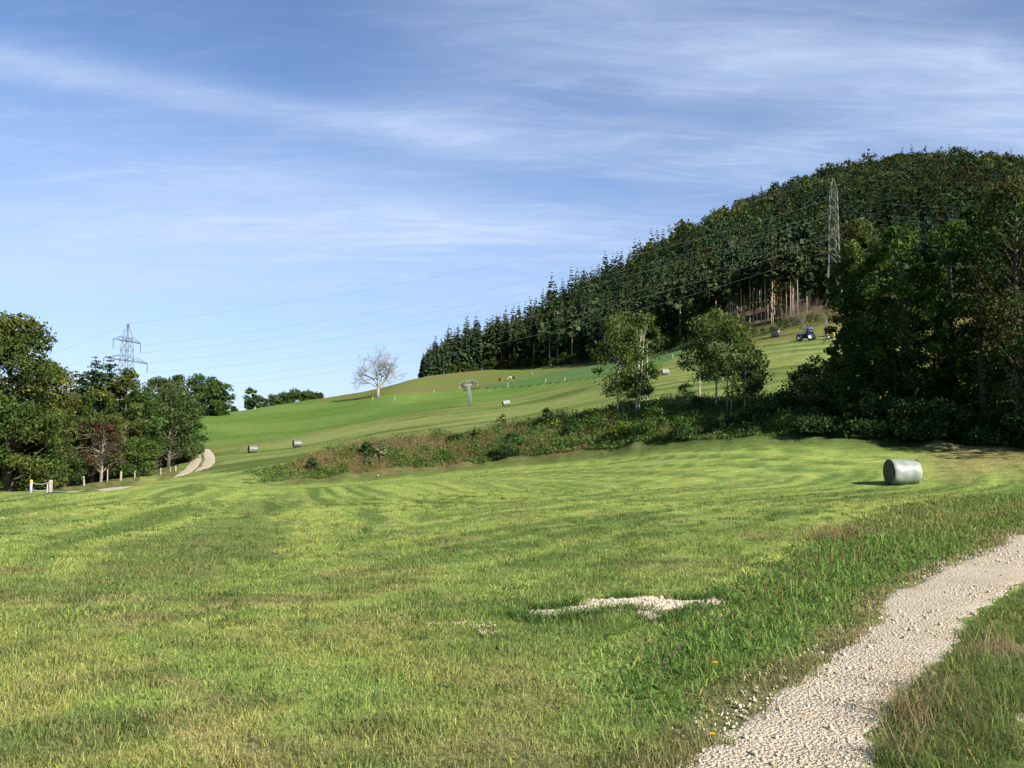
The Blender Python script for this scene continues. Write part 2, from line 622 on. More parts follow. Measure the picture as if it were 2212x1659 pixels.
ROADC = hits([z1(640, 1572), z1(860, 1527), z1(1050, 1498), z1(1230, 1474), z1(1400, 1442), z1(1560, 1405), z1(1690, 1372), z1(1765, 1330), z1(1790, 1285), z1(1785, 1245), z1(1765, 1206)], 60)
_e = ROADC[-1] - ROADC[-2]
ROADC = np.concatenate([ROADC, [ROADC[-1] + np.array([-5, 4.0]), ROADC[-1] + np.array([-14, 7.0])]])

def sunken(x, y):
    """the far road runs below the edge of the mown field"""
    best, side, amp = np.full(x.shape, 1e9), np.zeros(x.shape), np.zeros(x.shape)
    am = np.interp(np.arange(len(ROADC)), [0, 1, 3, 4, 5, 6.5, 8], [0.0, 0.35, 0.5, 1.0, 0.9, 0.2, 0.0])
    for k in range(len(ROADC) - 1):
        (x1, y1), (x2, y2) = ROADC[k], ROADC[k + 1]
        L = math.hypot(x2 - x1, y2 - y1)
        t = np.clip(((x - x1) * (x2 - x1) + (y - y1) * (y2 - y1)) / L ** 2, 0, 1)
        d = np.hypot(x - x1 - t * (x2 - x1), y - y1 - t * (y2 - y1))
        sg = np.sign((x2 - x1) * (y - y1) - (y2 - y1) * (x - x1))      # + on the left
        m = d < best
        best, side, amp = np.where(m, d, best), np.where(m, sg, side), np.where(m, am[k] + (am[k + 1] - am[k]) * t, amp)
    sd_ = best * side
    return amp * sstep(sd_, -3.2, -1.7) * (1 - sstep(sd_, 2.5, 7.0))


_m = (np.hypot(XG, YG) > 60) & (np.hypot(XG, YG) < 260) & (XG < -5) & (YG > 0)
ZG[_m] -= sunken(XG[_m], YG[_m])

# boundaries on the upper slope, as distance over azimuth
def curve(L, rmin=86):
    P = hits(L, rmin)
    a, r = np.arctan2(P[:, 0], P[:, 1]), np.hypot(P[:, 0], P[:, 1])
    o = np.argsort(a)
    return a[o], r[o]


MOWN = curve([(431, 970), (554, 958), (676, 935), (774, 914), (897, 894), (949, 886), (1022, 872), (1157, 850), (1279, 824), (1400, 800)])
CROPLO = curve([(985, 843), (1034, 839), (1132, 834), (1206, 826), (1279, 817), (1402, 790), (1466, 770)])
CROPHI = curve([(985, 840), (1059, 831), (1132, 818), (1206, 801), (1279, 789), (1402, 768), (1466, 757)])
PAST = curve([(690, 869), (725, 862), (813, 858), (937, 846), (985, 841)])
BROWN = curve([(1590, 752), (1650, 742), (1700, 733), (1760, 728)])
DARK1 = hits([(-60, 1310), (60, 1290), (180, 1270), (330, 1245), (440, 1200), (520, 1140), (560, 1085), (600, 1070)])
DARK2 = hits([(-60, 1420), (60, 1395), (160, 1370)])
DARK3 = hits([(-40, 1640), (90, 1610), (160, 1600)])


def forest_edge(az):
    """distance at which the hillside forest begins"""
    e = ctrl_r(6, az)
    return np.where(az < az_of(905), 1e6, e)


_ra, _rr = np.arctan2(ROADC[1:, 0], ROADC[1:, 1]), np.hypot(ROADC[1:, 0], ROADC[1:, 1])
_o = np.argsort(_ra)
ROAD_AR = (_ra[_o], _rr[_o])


_fa = np.array([az_of(u) for u in range(2150, 470, -60)])
_ff = ctrl_r(2, _fa) - 3
FIELD = np.concatenate([VERGE_TOP[:-1], [at(2230, 47)], np.stack([np.sin(_fa) * _ff, np.cos(_fa) * _ff], 1), hits([(430, 1045), (230, 1100), (-150, 1180), (-900, 1400)])])


def swaths(x, y):
    """bands left by the mower going round the field, 0 dark to 1 light"""
    d = dseg(x, y, FIELD)
    al = np.arctan2(x - 2.0, y - 32.0) * 14
    d = d + (fbm(x * 0.12, y * 0.12, 3, 15) - 0.5) * 1.6
    band = 0.5 + 0.25 * np.sin(d * 2 * math.pi / 3.1) + 0.25 * np.sin(d * 2 * math.pi / 1.15 + 1)
    return np.clip(0.30 * band + 0.95 * fbm(d * 1.3, al * 0.16, 4, 14) - 0.12, 0, 1)


def mixc(a, b, f):
    return a + (np.asarray(b) - a) * np.asarray(f)[..., None]


def gcol(x, y):
    """own colour of the ground cover"""
    x, y = np.asarray(x, float), np.asarray(y, float)
    sh = x.shape
    x, y = x.ravel(), y.ravel()
    az, r = np.arctan2(x, y), np.hypot(x, y)
    A, B, D = np.array([0.172, 0.224, 0.060]), np.array([0.088, 0.145, 0.036]), np.array([0.205, 0.180, 0.080])
    n1 = fbm(x * 0.35, y * 0.35, 4, 1)
    n2 = fbm(x * 1.7 + 9, y * 1.7, 4, 2)
    n3 = fbm(x * 0.07, y * 0.16, 4, 3)
    n4 = swaths(x, y)
    c = mixc(np.tile(A, (len(x), 1)), B, sstep(n1 * 0.4 + n2 * 0.6, 0.44, 0.62) * (0.75 - 0.3 * sstep(r, 15, 35)))
    c = mixc(c, D, sstep(fbm(x * 0.8 + 5, y * 0.8 + 2, 4, 6), 0.56, 0.75) * (0.75 - 0.5 * sstep(r, 12, 30)))
    lft = (1 - sstep(r, 7, 13)) * (1 - sstep(x, -1.5, 1.0))
    c = mixc(c, np.array([0.235, 0.215, 0.075]), sstep(fbm(x * 1.6 + 2, y * 1.6, 3, 16), 0.42, 0.62) * lft * 0.55)
    fs = sstep(r, 7, 18)
    c = mixc(c, np.array([0.072, 0.115, 0.032]), sstep(n4, 0.50, 0.30) * 0.85 * fs)
    c = mixc(c, np.array([0.225, 0.265, 0.070]), sstep(n4, 0.50, 0.70) * 0.8 * fs)
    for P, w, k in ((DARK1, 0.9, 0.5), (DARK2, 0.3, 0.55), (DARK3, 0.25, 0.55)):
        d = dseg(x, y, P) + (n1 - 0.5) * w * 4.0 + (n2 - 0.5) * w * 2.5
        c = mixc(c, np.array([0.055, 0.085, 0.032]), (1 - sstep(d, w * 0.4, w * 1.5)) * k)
    thatch = sstep(fbm(x * 1.1 + 3, y * 2.0, 4, 12), 0.56, 0.70) * (1 - sstep(r, 14, 26))
    c = mixc(c, np.array([0.075, 0.075, 0.035]), thatch * 0.45)
    pt_ = inpoly(x, y, PATCH)
    c = np.where(pt_[:, None], np.array([0.26, 0.21, 0.14]), c)
    near_right = sstep(x, -0.5, 1.5) * (1 - sstep(r, 6, 9))
    c = mixc(c, np.array([0.072, 0.118, 0.034]), near_right * 0.6)
    # verge and the strip between the ruts
    vg = inpoly(x, y, VERGE_POLY)
    vc = mixc(np.tile([0.085, 0.138, 0.034], (len(x), 1)), np.array([0.15, 0.15, 0.05]), sstep(n1, 0.55, 0.78) * sstep(r, 6, 14) * 0.55)
    vg = vg & (dseg(x, y, VERGE_TOP) + (n2 - 0.5) * 1.6 > 0.25)
    c = np.where(vg[:, None], vc, c)
    dr = np.minimum(dseg(x, y, PRt), 9)
    rt = (x > np.interp(y, PRt[:, 1], PRt[:, 0])) & (r < 40) & (y > -2) & (x > 0)
    c = np.where(rt[:, None], mixc(np.tile([0.082, 0.115, 0.034], (len(x), 1)), np.array([0.24, 0.19, 0.12]), sstep(n1 * 0.6 + n2 * 0.4, 0.52, 0.66) * 0.8), c)
    dp = dseg(x, y, PL)
    c = mixc(c, np.array([0.15, 0.13, 0.065]), (1 - sstep(dp + (n2 - 0.5) * 0.5, 0.05, 0.40)) * 0.7)
    # foot of the bank and the bank itself
    foot, top = ctrl_r(2, az), ctrl_r(3, az)
    onb = sstep(az, az_of(520), az_of(660))
    fz = onb * sstep(r, foot - 7 + n1 * 5, foot - 1) * (1 - sstep(r, top, top + 2.5))
    green = sstep(az + (n1 - 0.5) * 0.3, az_of(1050), az_of(1500))
    bc = mixc(np.tile([0.105, 0.095, 0.040], (len(x), 1)), np.array([0.055, 0.085, 0.024]), np.clip(green * 0.7 + sstep(n2, 0.45, 0.65) * 0.5, 0, 1))
    ft = np.array([0.080, 0.115, 0.03])
    bc = mixc(np.tile(ft, (len(x), 1)), bc, sstep(r, foot - 2, foot + 1))
    c = mixc(c, bc, fz)
    # dry strip before the trees on the right
    dry = sstep(az, az_of(1950), az_of(2100)) * sstep(r + (n1 - 0.5) * 10, 42, 52) * (r < 70)
    c = mixc(c, np.array([0.20, 0.16, 0.07]), dry * 0.75)
    # upper slope
    up = r > np.maximum(top + 1.0, 84)
    sw = fbm(x * 0.035 + y * 0.02, y * 0.22 - x * 0.05, 4, 31)
    uc = mixc(np.tile([0.140, 0.172, 0.052], (len(x), 1)), np.array([0.065, 0.098, 0.026]), sstep(sw, 0.50, 0.66) * 0.85)
    uc = mixc(uc, np.array([0.175, 0.200, 0.070]), sstep(sw, 0.46, 0.34) * 0.7)
    rm = np.interp(az, *MOWN)
    tall = (r > rm) & (az < az_of(1430)) & (az > az_of(420))
    dedge = np.abs(r - rm)
    uc = mixc(uc, np.array([0.12, 0.12, 0.04]), (1 - sstep(dedge, 1.5, 9 + 8 * n1)) * 0.7 * (az < az_of(1430)))
    tc = mixc(np.tile([0.082, 0.140, 0.034], (len(x), 1)), np.array([0.105, 0.158, 0.040]), sstep(fbm(x * 0.04, y * 0.04, 3, 41), 0.4, 0.6))
    tc = mixc(tc, np.array([0.07, 0.125, 0.022]), sstep(fbm(x * 0.05, y * 0.15, 3, 47), 0.5, 0.7) * 0.6)
    # pasture above
    lo, hi = np.interp(az, *CROPLO), np.interp(az, *CROPHI)
    past = np.where(az > az_of(985), r > hi, r > np.interp(az, *PAST))
    past = past & (az > az_of(690))
    pc = mixc(np.tile([0.098, 0.128, 0.034], (len(x), 1)), np.array([0.118, 0.116, 0.042]), sstep(fbm(x * 0.03, y * 0.03, 4, 51), 0.42, 0.62) * 0.8)
    tc = np.where(past[:, None], pc, tc)
    crop = (az > az_of(985)) & (az < az_of(1468)) & (r > lo) & (r < hi)
    tc = np.where(crop[:, None], mixc(np.tile([0.064, 0.116, 0.040], (len(x), 1)), np.array([0.078, 0.134, 0.046]), sstep(sw, 0.4, 0.6)), tc)
    ledge = (np.abs(r - lo) < 1.6) & (az > az_of(985)) & (az < az_of(1300))
    tc = np.where(ledge[:, None], np.array([0.03, 0.06, 0.02]), tc)
    isup = tall | crop
    uc = np.where(isup[:, None], tc, uc)
    rb = np.interp(az, *BROWN)
    bz = (r > rb) & (az > az_of(1560)) & (az < az_of(2300))
    uc = np.where(bz[:, None], mixc(np.tile([0.15, 0.125, 0.045], (len(x), 1)), np.array([0.11, 0.13, 0.035]), sstep(sw, 0.4, 0.55)), uc)
    scrub = bz & (r > rb + 28 + (n1 - 0.5) * 8)
    uc = np.where(scrub[:, None], mixc(np.tile([0.05, 0.07, 0.02], (len(x), 1)), np.array([0.10, 0.085, 0.035]), sstep(n1, 0.45, 0.6)), uc)
    c = np.where(up[:, None], uc, c)
    # left bank beyond the fence
    lf = sstep(r, 84, 92) * (az > -1.2) * (az < az_of(440))
    rd_ = np.interp(az, *ROAD_AR)
    lf = np.where(az > az_of(175), sstep(r, rd_ + 1.0, rd_ + 6), lf) * (az > -1.2) * (az < az_of(440)) * (r < 190)
    c = mixc(c, mixc(np.tile([0.06, 0.085, 0.028], (len(x), 1)), np.array([0.13, 0.12, 0.05]), sstep(n2, 0.4, 0.65)), lf * 0.85)
    # forest floor
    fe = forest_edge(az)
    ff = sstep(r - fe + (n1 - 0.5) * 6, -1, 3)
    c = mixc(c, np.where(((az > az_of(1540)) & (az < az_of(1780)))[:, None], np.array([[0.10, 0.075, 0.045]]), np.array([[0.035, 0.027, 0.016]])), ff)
    return c.reshape(sh + (3,))


# ground sheet
gm = bpy.data.materials.new('ground_cover')
gm.use_nodes = True
G = NT(gm.node_tree)
pb = gm.node_tree.nodes['Principled BSDF']
ga = G.n('ShaderNodeAttribute', attribute_name='Col').outputs['Color']
gp = G.n('ShaderNodeTexCoord').outputs['Object']
g1 = G.noise(gp, 22.0, 6, 0.7)
gmp = G.n('ShaderNodeMapping')
G.put(gmp.inputs[0], gp)
gmp.inputs['Scale'].default_value = (0.35, 1.2, 0.35)
g2 = G.noise(gmp.outputs[0], 2.2, 7, 0.72)
fac = G.math('MULTIPLY', G.ramp(g1, 0.3, 0.7, 0.72, 1.25), G.ramp(g2, 0.28, 0.72, 0.66, 1.32))
gv = G.n('ShaderNodeVectorMath', operation='SCALE')
G.put(gv.inputs[0], ga)
G.put(gv.inputs[3], fac)
G.put(pb.inputs['Base Color'], gv.outputs[0])
pb.inputs['Roughness'].default_value = 0.95
pb.inputs['Specular IOR Level'].default_value = 0.0
bp = G.n('ShaderNodeBump')
bp.inputs['Strength'].default_value = 0.7
bp.inputs['Distance'].default_value = 0.12
G.put(bp.inputs['Height'], G.math('ADD', G.math('MULTIPLY', g2, 0.7), G.math('MULTIPLY', g1, 0.3)))
G.put(pb.inputs['Normal'], bp.outputs[0])

mb = MB()
na, nr = XG.shape
i, j = np.meshgrid(np.arange(na - 1), np.arange(nr - 1), indexing='ij')
mb.add(np.stack([XG, YG, ZG], -1).reshape(-1, 3), np.stack([i * nr + j, i * nr + j + 1, (i + 1) * nr + j + 1, (i + 1) * nr + j], -1).reshape(-1, 4),
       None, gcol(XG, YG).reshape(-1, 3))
mb.n = len(mb.V[0])
tag(mb.build('ground', gm, smooth=True), kind='structure')


# ------------------------------------------------------------------ gravel track, ruts, far road
def resample(P, n):
    s = np.concatenate([[0], np.cumsum(np.hypot(*np.diff(P, axis=0).T))])
    t = np.linspace(0, s[-1], n)
    return np.stack([np.interp(t, s, P[:, 0]), np.interp(t, s, P[:, 1])], 1)


gravel = bpy.data.materials.new('crushed_limestone')
gravel.use_nodes = True
G = NT(gravel.node_tree)
pb = gravel.node_tree.nodes['Principled BSDF']
gp = G.n('ShaderNodeTexCoord').outputs['Object']
vo = G.n('ShaderNodeTexVoronoi')
G.put(vo.inputs['Vector'], gp)
vo.inputs['Scale'].default_value = 42.0
vo2 = G.n('ShaderNodeTexVoronoi')
G.put(vo2.inputs['Vector'], gp)
vo2.inputs['Scale'].default_value = 95.0
big = G.noise(gp, 1.1, 5, 0.6)
c0 = G.mix(G.ramp(big, 0.35, 0.65), (0.39, 0.335, 0.245, 1), (0.46, 0.40, 0.31, 1))
c0 = G.mix(G.ramp(vo.outputs['Distance'], 0.45, 0.75, 0.0, 0.55), c0, (0.24, 0.20, 0.15, 1))
G.put(pb.inputs['Base Color'], c0)
pb.inputs['Roughness'].default_value = 0.95
pb.inputs['Specular IOR Level'].default_value = 0.05
bp = G.n('ShaderNodeBump')
bp.inputs['Strength'].default_value = 0.9
bp.inputs['Distance'].default_value = 0.02
G.put(bp.inputs['Height'], G.math('SUBTRACT', 1.0, G.math('ADD', vo.outputs['Distance'], G.math('MULTIPLY', vo2.outputs['Distance'], 0.5))))
G.put(pb.inputs['Normal'], bp.outputs[0])


def strip(name, L, Rr, n, m, wob, lift=0.012):
    A, B = resample(L, n), resample(Rr, n)
    w = np.linspace(0, 1, m)[None, :, None]
    P = A[:, None] * (1 - w) + B[:, None] * w
    e = (np.abs(np.linspace(-1, 1, m)) ** 3)[None, :, None]
    dx = (fbm(P[..., 0] * 3, P[..., 1] * 3, 4, 61) - 0.5) * wob
    dy = (fbm(P[..., 0] * 3 + 7, P[..., 1] * 3, 4, 62) - 0.5) * wob
    P = P + np.stack([dx, dy], -1) * e
    edge = 1 - np.abs(np.linspace(-1, 1, m)) ** 8
    zz = H(P[..., 0], P[..., 1]) + (lift + 0.022) * edge[None, :] - 0.022
    i, j = np.meshgrid(np.arange(n - 1), np.arange(m - 1), indexing='ij')
    o = MB()
    o.add(np.concatenate([P, zz[..., None]], -1).reshape(-1, 3), np.stack([i * m + j, i * m + j + 1, (i + 1) * m + j + 1, (i + 1) * m + j], -1).reshape(-1, 4))
    return o


tag(strip('gravel_path', PL, PRt, 500, 14, 0.45).build('gravel_path', gravel, smooth=True), kind='structure')
tag(strip('gravel_rut', TL, TR, 300, 12, 0.6, 0.008).build('gravel_rut', gravel, smooth=True), kind='structure')

road = MB()
C_ = resample(ROADC, 160)
for _ in range(6):
    C_[1:-1] = (C_[:-2] + 2 * C_[1:-1] + C_[2:]) / 4
T_ = np.gradient(C_, axis=0)
T_ /= np.linalg.norm(T_, axis=1)[:, None]
Nn = np.stack([T_[:, 1], -T_[:, 0]], 1)
for a, b in ((-1.8, -0.12), (0.12, 1.8)):
    s_ = strip('x', C_ + Nn * a, C_ + Nn * b, 160, 6, 0.5, 0.05)
    road.add(s_.V[0], s_.Q[0])
tag(road.build('gravel_road', gravel, smooth=True), kind='structure')

# ------------------------------------------------------------------ stones
_ico = None


def ico():
    global _ico
    if _ico is None:
        t = (1 + 5 ** 0.5) / 2
        V = np.array([(-1, t, 0), (1, t, 0), (-1, -t, 0), (1, -t, 0), (0, -1, t), (0, 1, t), (0, -1, -t), (0, 1, -t), (t, 0, -1), (t, 0, 1), (-t, 0, -1), (-t, 0, 1)]) / math.hypot(1, t)
        T = np.array([(0, 11, 5), (0, 5, 1), (0, 1, 7), (0, 7, 10), (0, 10, 11), (1, 5, 9), (5, 11, 4), (11, 10, 2), (10, 7, 6), (7, 1, 8),
                      (3, 9, 4), (3, 4, 2), (3, 2, 6), (3, 6, 8), (3, 8, 9), (4, 9, 5), (2, 4, 11), (6, 2, 10), (8, 6, 7), (9, 8, 1)])
        _ico = V, T
    return _ico


def stones(mb, P, size):
    V, T = ico()
    N = len(P)
    q = rng.normal(size=(N, 3, 3))
    q, _ = np.linalg.qr(q)
    sc = size[:, None, None] * np.stack([rng.uniform(0.7, 1.3, N), rng.uniform(0.6, 1.1, N), rng.uniform(0.45, 0.8, N)], -1)[:, None, :]
    VV = V[None] * rng.uniform(0.75, 1.2, (N, 12, 1)) * sc * 0.5
    VV = np.einsum('nij,nkj->nki', q, VV) + P[:, None]
    TT = T[None] + (np.arange(N) * 12)[:, None, None]
    b = rng.uniform(0.78, 1.12, (N, 1))
    base = np.array([0.405, 0.355, 0.27]) * b + rng.normal(0, 0.012, (N, 3))
    dark = rng.random(N) < 0.06
    base[dark] *= 0.55
    mb.add(VV.reshape(-1, 3), None, TT.reshape(-1, 3), np.repeat(np.clip(base, 0.05, 0.8), 12, 0))


def scatter_poly(P, n, pad=0.0):
    lo, hi = P.min(0) - pad, P.max(0) + pad
    q = rng.uniform(lo, hi, (n, 2))
    return q


mb = MB()
q = scatter_poly(POLY_PATH, 420000, 0.3)
r = np.hypot(q[:, 0], q[:, 1])
wob = 0.35
ins = inpoly(q[:, 0] + (fbm(q[:, 0] * 2.5, q[:, 1] * 2.5, 3, 63) - 0.5) * wob, q[:, 1] + (fbm(q[:, 0] * 2.5, q[:, 1] * 2.5, 3, 64) - 0.5) * wob, POLY_PATH)
keep = ins & (r > 3.0) & (r < 24) & (q[:, 1] > 2) & (rng.random(len(q)) < np.clip(7.0 / r, 0, 1) * (0.15 + 1.1 * sstep(fbm(q[:, 0] * 1.3, q[:, 1] * 1.3, 3, 69), 0.35, 0.6))) & (np.abs(np.arctan2(q[:, 0], q[:, 1])) < 0.7)
q = q[keep]
sz = np.clip(rng.lognormal(math.log(0.0145), 0.5, len(q)), 0.006, 0.055) * (0.8 + 0.025 * np.hypot(q[:, 0], q[:, 1]))
stones(mb, np.stack([q[:, 0], q[:, 1], H(q[:, 0], q[:, 1]) + 0.012 + sz * 0.12], -1), sz)
# strays at the edge of the track
e = resample(PL, 900)
e = e[(e[:, 1] > 2) & (np.hypot(e[:, 0], e[:, 1]) < 18)]
k = rng.integers(0, len(e), 1700)
q = e[k] + rng.normal(0, 0.10, (1700, 2)) + np.array([-0.02, 0.02])
q = q[fbm(q[:, 0] * 2, q[:, 1] * 2, 3, 68) > 0.47]
sz = np.clip(rng.lognormal(math.log(0.016), 0.4, len(q)), 0.008, 0.045)
stones(mb, np.stack([q[:, 0], q[:, 1], H(q[:, 0], q[:, 1]) + 0.012], -1), sz)
tag(mb.build('gravel_stones', M_STONE), 'pale crushed limestone covering the wheel track at the lower right', 'gravel', kind='stuff')

mb = MB()
pc = PATCH.mean(0)
q = scatter_poly(PATCH, 60000)
w = 0.12
ins = inpoly(q[:, 0] + (fbm(q[:, 0] * 5, q[:, 1] * 5, 3, 65) - 0.5) * w, q[:, 1] + (fbm(q[:, 0] * 5, q[:, 1] * 5, 3, 66) - 0.5) * w, PATCH)
q = q[ins]
dd = dseg(q[:, 0], q[:, 1], np.concatenate([PATCH, PATCH[:1]]))
kp = rng.random(len(q)) < np.clip(0.15 + dd / 0.22, 0, 1) * sstep(fbm(q[:, 0] * 4, q[:, 1] * 4, 3, 67), 0.25, 0.5)
q, dd = q[kp][:11000], dd[kp][:11000]
sz = np.clip(rng.lognormal(math.log(0.018), 0.45, len(q)), 0.007, 0.07)
mound = sstep(dd, 0, 0.35) * 0.04
stones(mb, np.stack([q[:, 0], q[:, 1], H(q[:, 0], q[:, 1]) + 0.01 + mound * rng.uniform(0.3, 1, len(q))], -1), sz)
for b in BITS:
    q = b + rng.normal(0, 0.045, (26, 2)) * np.array([1.5, 0.8])
    sz = rng.uniform(0.012, 0.03, 26)
    stones(mb, np.stack([q[:, 0], q[:, 1], H(q[:, 0], q[:, 1]) + 0.015], -1), sz)
tag(mb.build('gravel_spill', M_STONE), 'long thin heap of pale gravel spilled in the mown grass', 'gravel', kind='stuff')

# ------------------------------------------------------------------ grass
def blades(mb, x, y, h, wd, col, lean=0.35, segs=2, flop=0.3):
    N = len(x)
    z = H(x, y) - 0.01
    a = rng.uniform(0, 2 * math.pi, N)
    d = np.stack([np.cos(a), np.sin(a)], -1)
    w = np.stack([-d[:, 1], d[:, 0], np.zeros(N)], -1) * (wd * 0.5)[:, None]
    # let blades turn any way round relative to their lean
    a2 = rng.uniform(0, 2 * math.pi, N)
    w = np.stack([np.cos(a2), np.sin(a2), np.zeros(N)], -1) * (wd * 0.5)[:, None]
    L = np.abs(rng.normal(lean, 0.3, N))
    B = np.stack([x, y, z], -1)
    tip = B + np.concatenate([d * (h * L)[:, None], (h * np.clip(1 - 0.35 * L, 0.2, 1))[:, None]], 1)
    if segs == 1:
        V = np.stack([B - w, B + w, tip], 1).reshape(-1, 3)
        mb.add(V, None, np.arange(N * 3).reshape(-1, 3), np.repeat(col, 3, 0))
        return
    mid = B + np.concatenate([d * (h * L * flop)[:, None], (h * 0.62)[:, None]], 1)
    V = np.stack([B - w, B + w, mid + w * 0.75, mid - w * 0.75, tip], 1).reshape(-1, 3)
    k = np.arange(N)[:, None] * 5
    mb.add(V, k + np.array([[0, 1, 2, 3]]), k + np.array([[3, 2, 4]]), np.repeat(col, 5, 0))


def wedge(n, r0, r1, a0=-0.66, a1=0.66):
    r = np.sqrt(rng.uniform(r0 * r0, r1 * r1, n))
    a = rng.uniform(a0, a1, n)
    return np.sin(a) * r, np.cos(a) * r


def bare(x, y):
    """1 where gravel keeps the grass away"""
    jx, jy = (fbm(x * 3, y * 3, 3, 71) - 0.5) * 0.4, (fbm(x * 3, y * 3, 3, 72) - 0.5) * 0.4
    b = inpoly(x + jx * 0.7, y + jy * 0.7, POLY_PATH) & (np.minimum(dseg(x, y, PL), 1) + (fbm(x * 5, y * 5, 2, 78) - 0.5) * 0.5 > 0.10) | (inpoly(x + jx, y + jy, POLY_TR) & (fbm(x * 2.2, y * 2.2, 3, 73) < 0.56))
    b |= inpoly(x + jx * 0.6, y + jy * 0.9, PATCH) & (fbm(x * 4, y * 4, 3, 74) < 0.53)
    return b


def bcol(x, y, var=0.22):
    c = gcol(x, y)
    n = len(x)
    c = c * np.exp(rng.normal(0.40, var, (n, 1)))
    tan = rng.random(n) < 0.10
    c[tan] = np.array([0.24, 0.20, 0.09]) * rng.uniform(0.6, 1.2, (tan.sum(), 1))
    yel = rng.random(n) < 0.08
    c[yel] = c[yel] * np.array([1.45, 1.30, 0.8])
    return np.clip(c, 0.005, 0.5)


mb = MB()
for n, r0, r1, hh, ww, sg in ((230000, 3.0, 9, 0.050, 0.0050, 2), (330000, 9, 20, 0.055, 0.0075, 2), (240000, 20, 40, 0.065, 0.016, 1), (110000, 40, 74, 0.075, 0.035, 1)):
    x, y = wedge(n, r0, r1)
    ok = ~bare(x, y) & ~inpoly(x, y, VERGE_POLY)
    if r1 > 40:
        ok &= np.hypot(x, y) < ctrl_r(2, np.arctan2(x, y)) - 1
    x, y = x[ok], y[ok]
    cl = fbm(x * 1.3, y * 1.3, 3, 75)
    patchy = fbm(x * 4.5, y * 4.5, 2, 76)
    keep = rng.random(len(x)) < 0.45 + 0.8 * patchy
    x, y, cl = x[keep], y[keep], cl[keep]
    h = hh * np.exp(rng.normal(0, 0.35, len(x))) * (0.40 + 0.95 * cl)
    right = sstep(x, 0.0, 2.0) * (1 - sstep(np.hypot(x, y), 7, 11))
    h *= 1 + 0.8 * right
    blades(mb, x, y, h, ww * rng.uniform(0.6, 1.3, len(x)), bcol(x, y), 0.85, sg)
n = 13000
tx, ty = wedge(n, 3.2, 42)
kk = rng.random(n) < np.clip(1.25 - np.hypot(tx, ty) / 36, 0.0, 1) * np.clip(11 / np.hypot(tx, ty), 0.55, 1)
tx, ty = tx[kk], ty[kk]
n = len(tx)
rr_ = np.hypot(tx, ty)
kind = fbm(tx * 0.5, ty * 0.5, 3, 77)
for k in range(26):
    x, y = tx + rng.normal(0, 0.065, n), ty + rng.normal(0, 0.065, n)
    ok = ~bare(x, y) & ~inpoly(x, y, VERGE_POLY)
    tc = np.where((kind > 0.5)[:, None], np.array([[0.170, 0.212, 0.060]]), np.array([[0.070, 0.128, 0.032]]))
    tc = np.where((rng.random(n) < 0.15)[:, None], np.array([[0.27, 0.23, 0.11]]), tc) * np.exp(rng.normal(0, 0.2, (n, 1)))
    blades(mb, x[ok], y[ok], (0.075 * np.exp(rng.normal(0, 0.3, n)))[ok], (0.0045 + 0.0003 * rr_)[ok], tc[ok], 0.75, 2)
x, y = wedge(16000, 3.2, 22)
ok = ~bare(x, y) & ~inpoly(x, y, VERGE_POLY) & (fbm(x * 0.7, y * 0.7, 3, 79) > 0.42)
x, y = x[ok], y[ok]
blades(mb, x, y, rng.uniform(0.015, 0.04, len(x)), np.full(len(x), 0.006) + 0.0003 * np.hypot(x, y), np.array([0.29, 0.26, 0.13]) * rng.uniform(0.5, 1.1, (len(x), 1)), 3.0, 2, 0.5)
q = np.stack([x, y, H(x, y) + rng.uniform(0.015, 0.04, len(x))], -1)[::3]
mb.leaves(q, 0.035, np.array([0.075, 0.15, 0.04]) * rng.uniform(0.6, 1.3, (len(q), 1)), 1.5, 0.7)
ring = resample(np.concatenate([PATCH, PATCH[:1]]), 420)
q = np.repeat(ring, 16, 0)
q = q + rng.normal(0, 0.10, q.shape) + (q - PATCH.mean(0)) * 0.01
kk = fbm(q[:, 0] * 3, q[:, 1] * 3, 3, 88) > 0.44
q = q[kk]
blades(mb, q[:, 0], q[:, 1], rng.uniform(0.05, 0.15, len(q)), np.full(len(q), 0.008), np.array([0.080, 0.150, 0.036]) * np.exp(rng.normal(0, 0.3, (len(q), 1))), 1.0, 2)
tag(mb.build('meadow_grass', M_GRASS), 'short freshly mown grass covering the near meadow', 'grass', kind='stuff')

# taller grass of the verge and the strip between the ruts
mb = MB()
x, y = wedge(420000, 4, 34, 0.0, 0.66)
ok = inpoly(x, y, VERGE_POLY) & ~bare(x, y)
x, y = x[ok], y[ok]
r = np.hypot(x, y)
dl = dseg(x, y, PL)
dv = dseg(x, y, VERGE_TOP)
h = (0.05 + 0.09 * sstep(dl, 0.15, 1.0) * sstep(dv, 0.1, 1.5)) * np.exp(rng.normal(0, 0.35, len(x))) * (0.5 + fbm(x * 1.2, y * 1.2, 3, 81))
c = bcol(x, y, 0.25)
blades(mb, x, y, h, (0.006 + 0.0006 * r) * rng.uniform(0.6, 1.4, len(x)), c, 1.0, 2)
# dry stalks
k = (fbm(x * 0.8, y * 0.8, 3, 83) > 0.52) & (rng.random(len(x)) < 0.02) & (dl > 0.7) & (dv > 0.4) & (r > 7)
n = k.sum()
blades(mb, x[k], y[k], rng.uniform(0.14, 0.36, n), np.full(n, 0.005) + 0.0005 * r[k], np.array([0.27, 0.20, 0.09]) * rng.uniform(0.6, 1.15, (n, 1)), 0.35, 2)
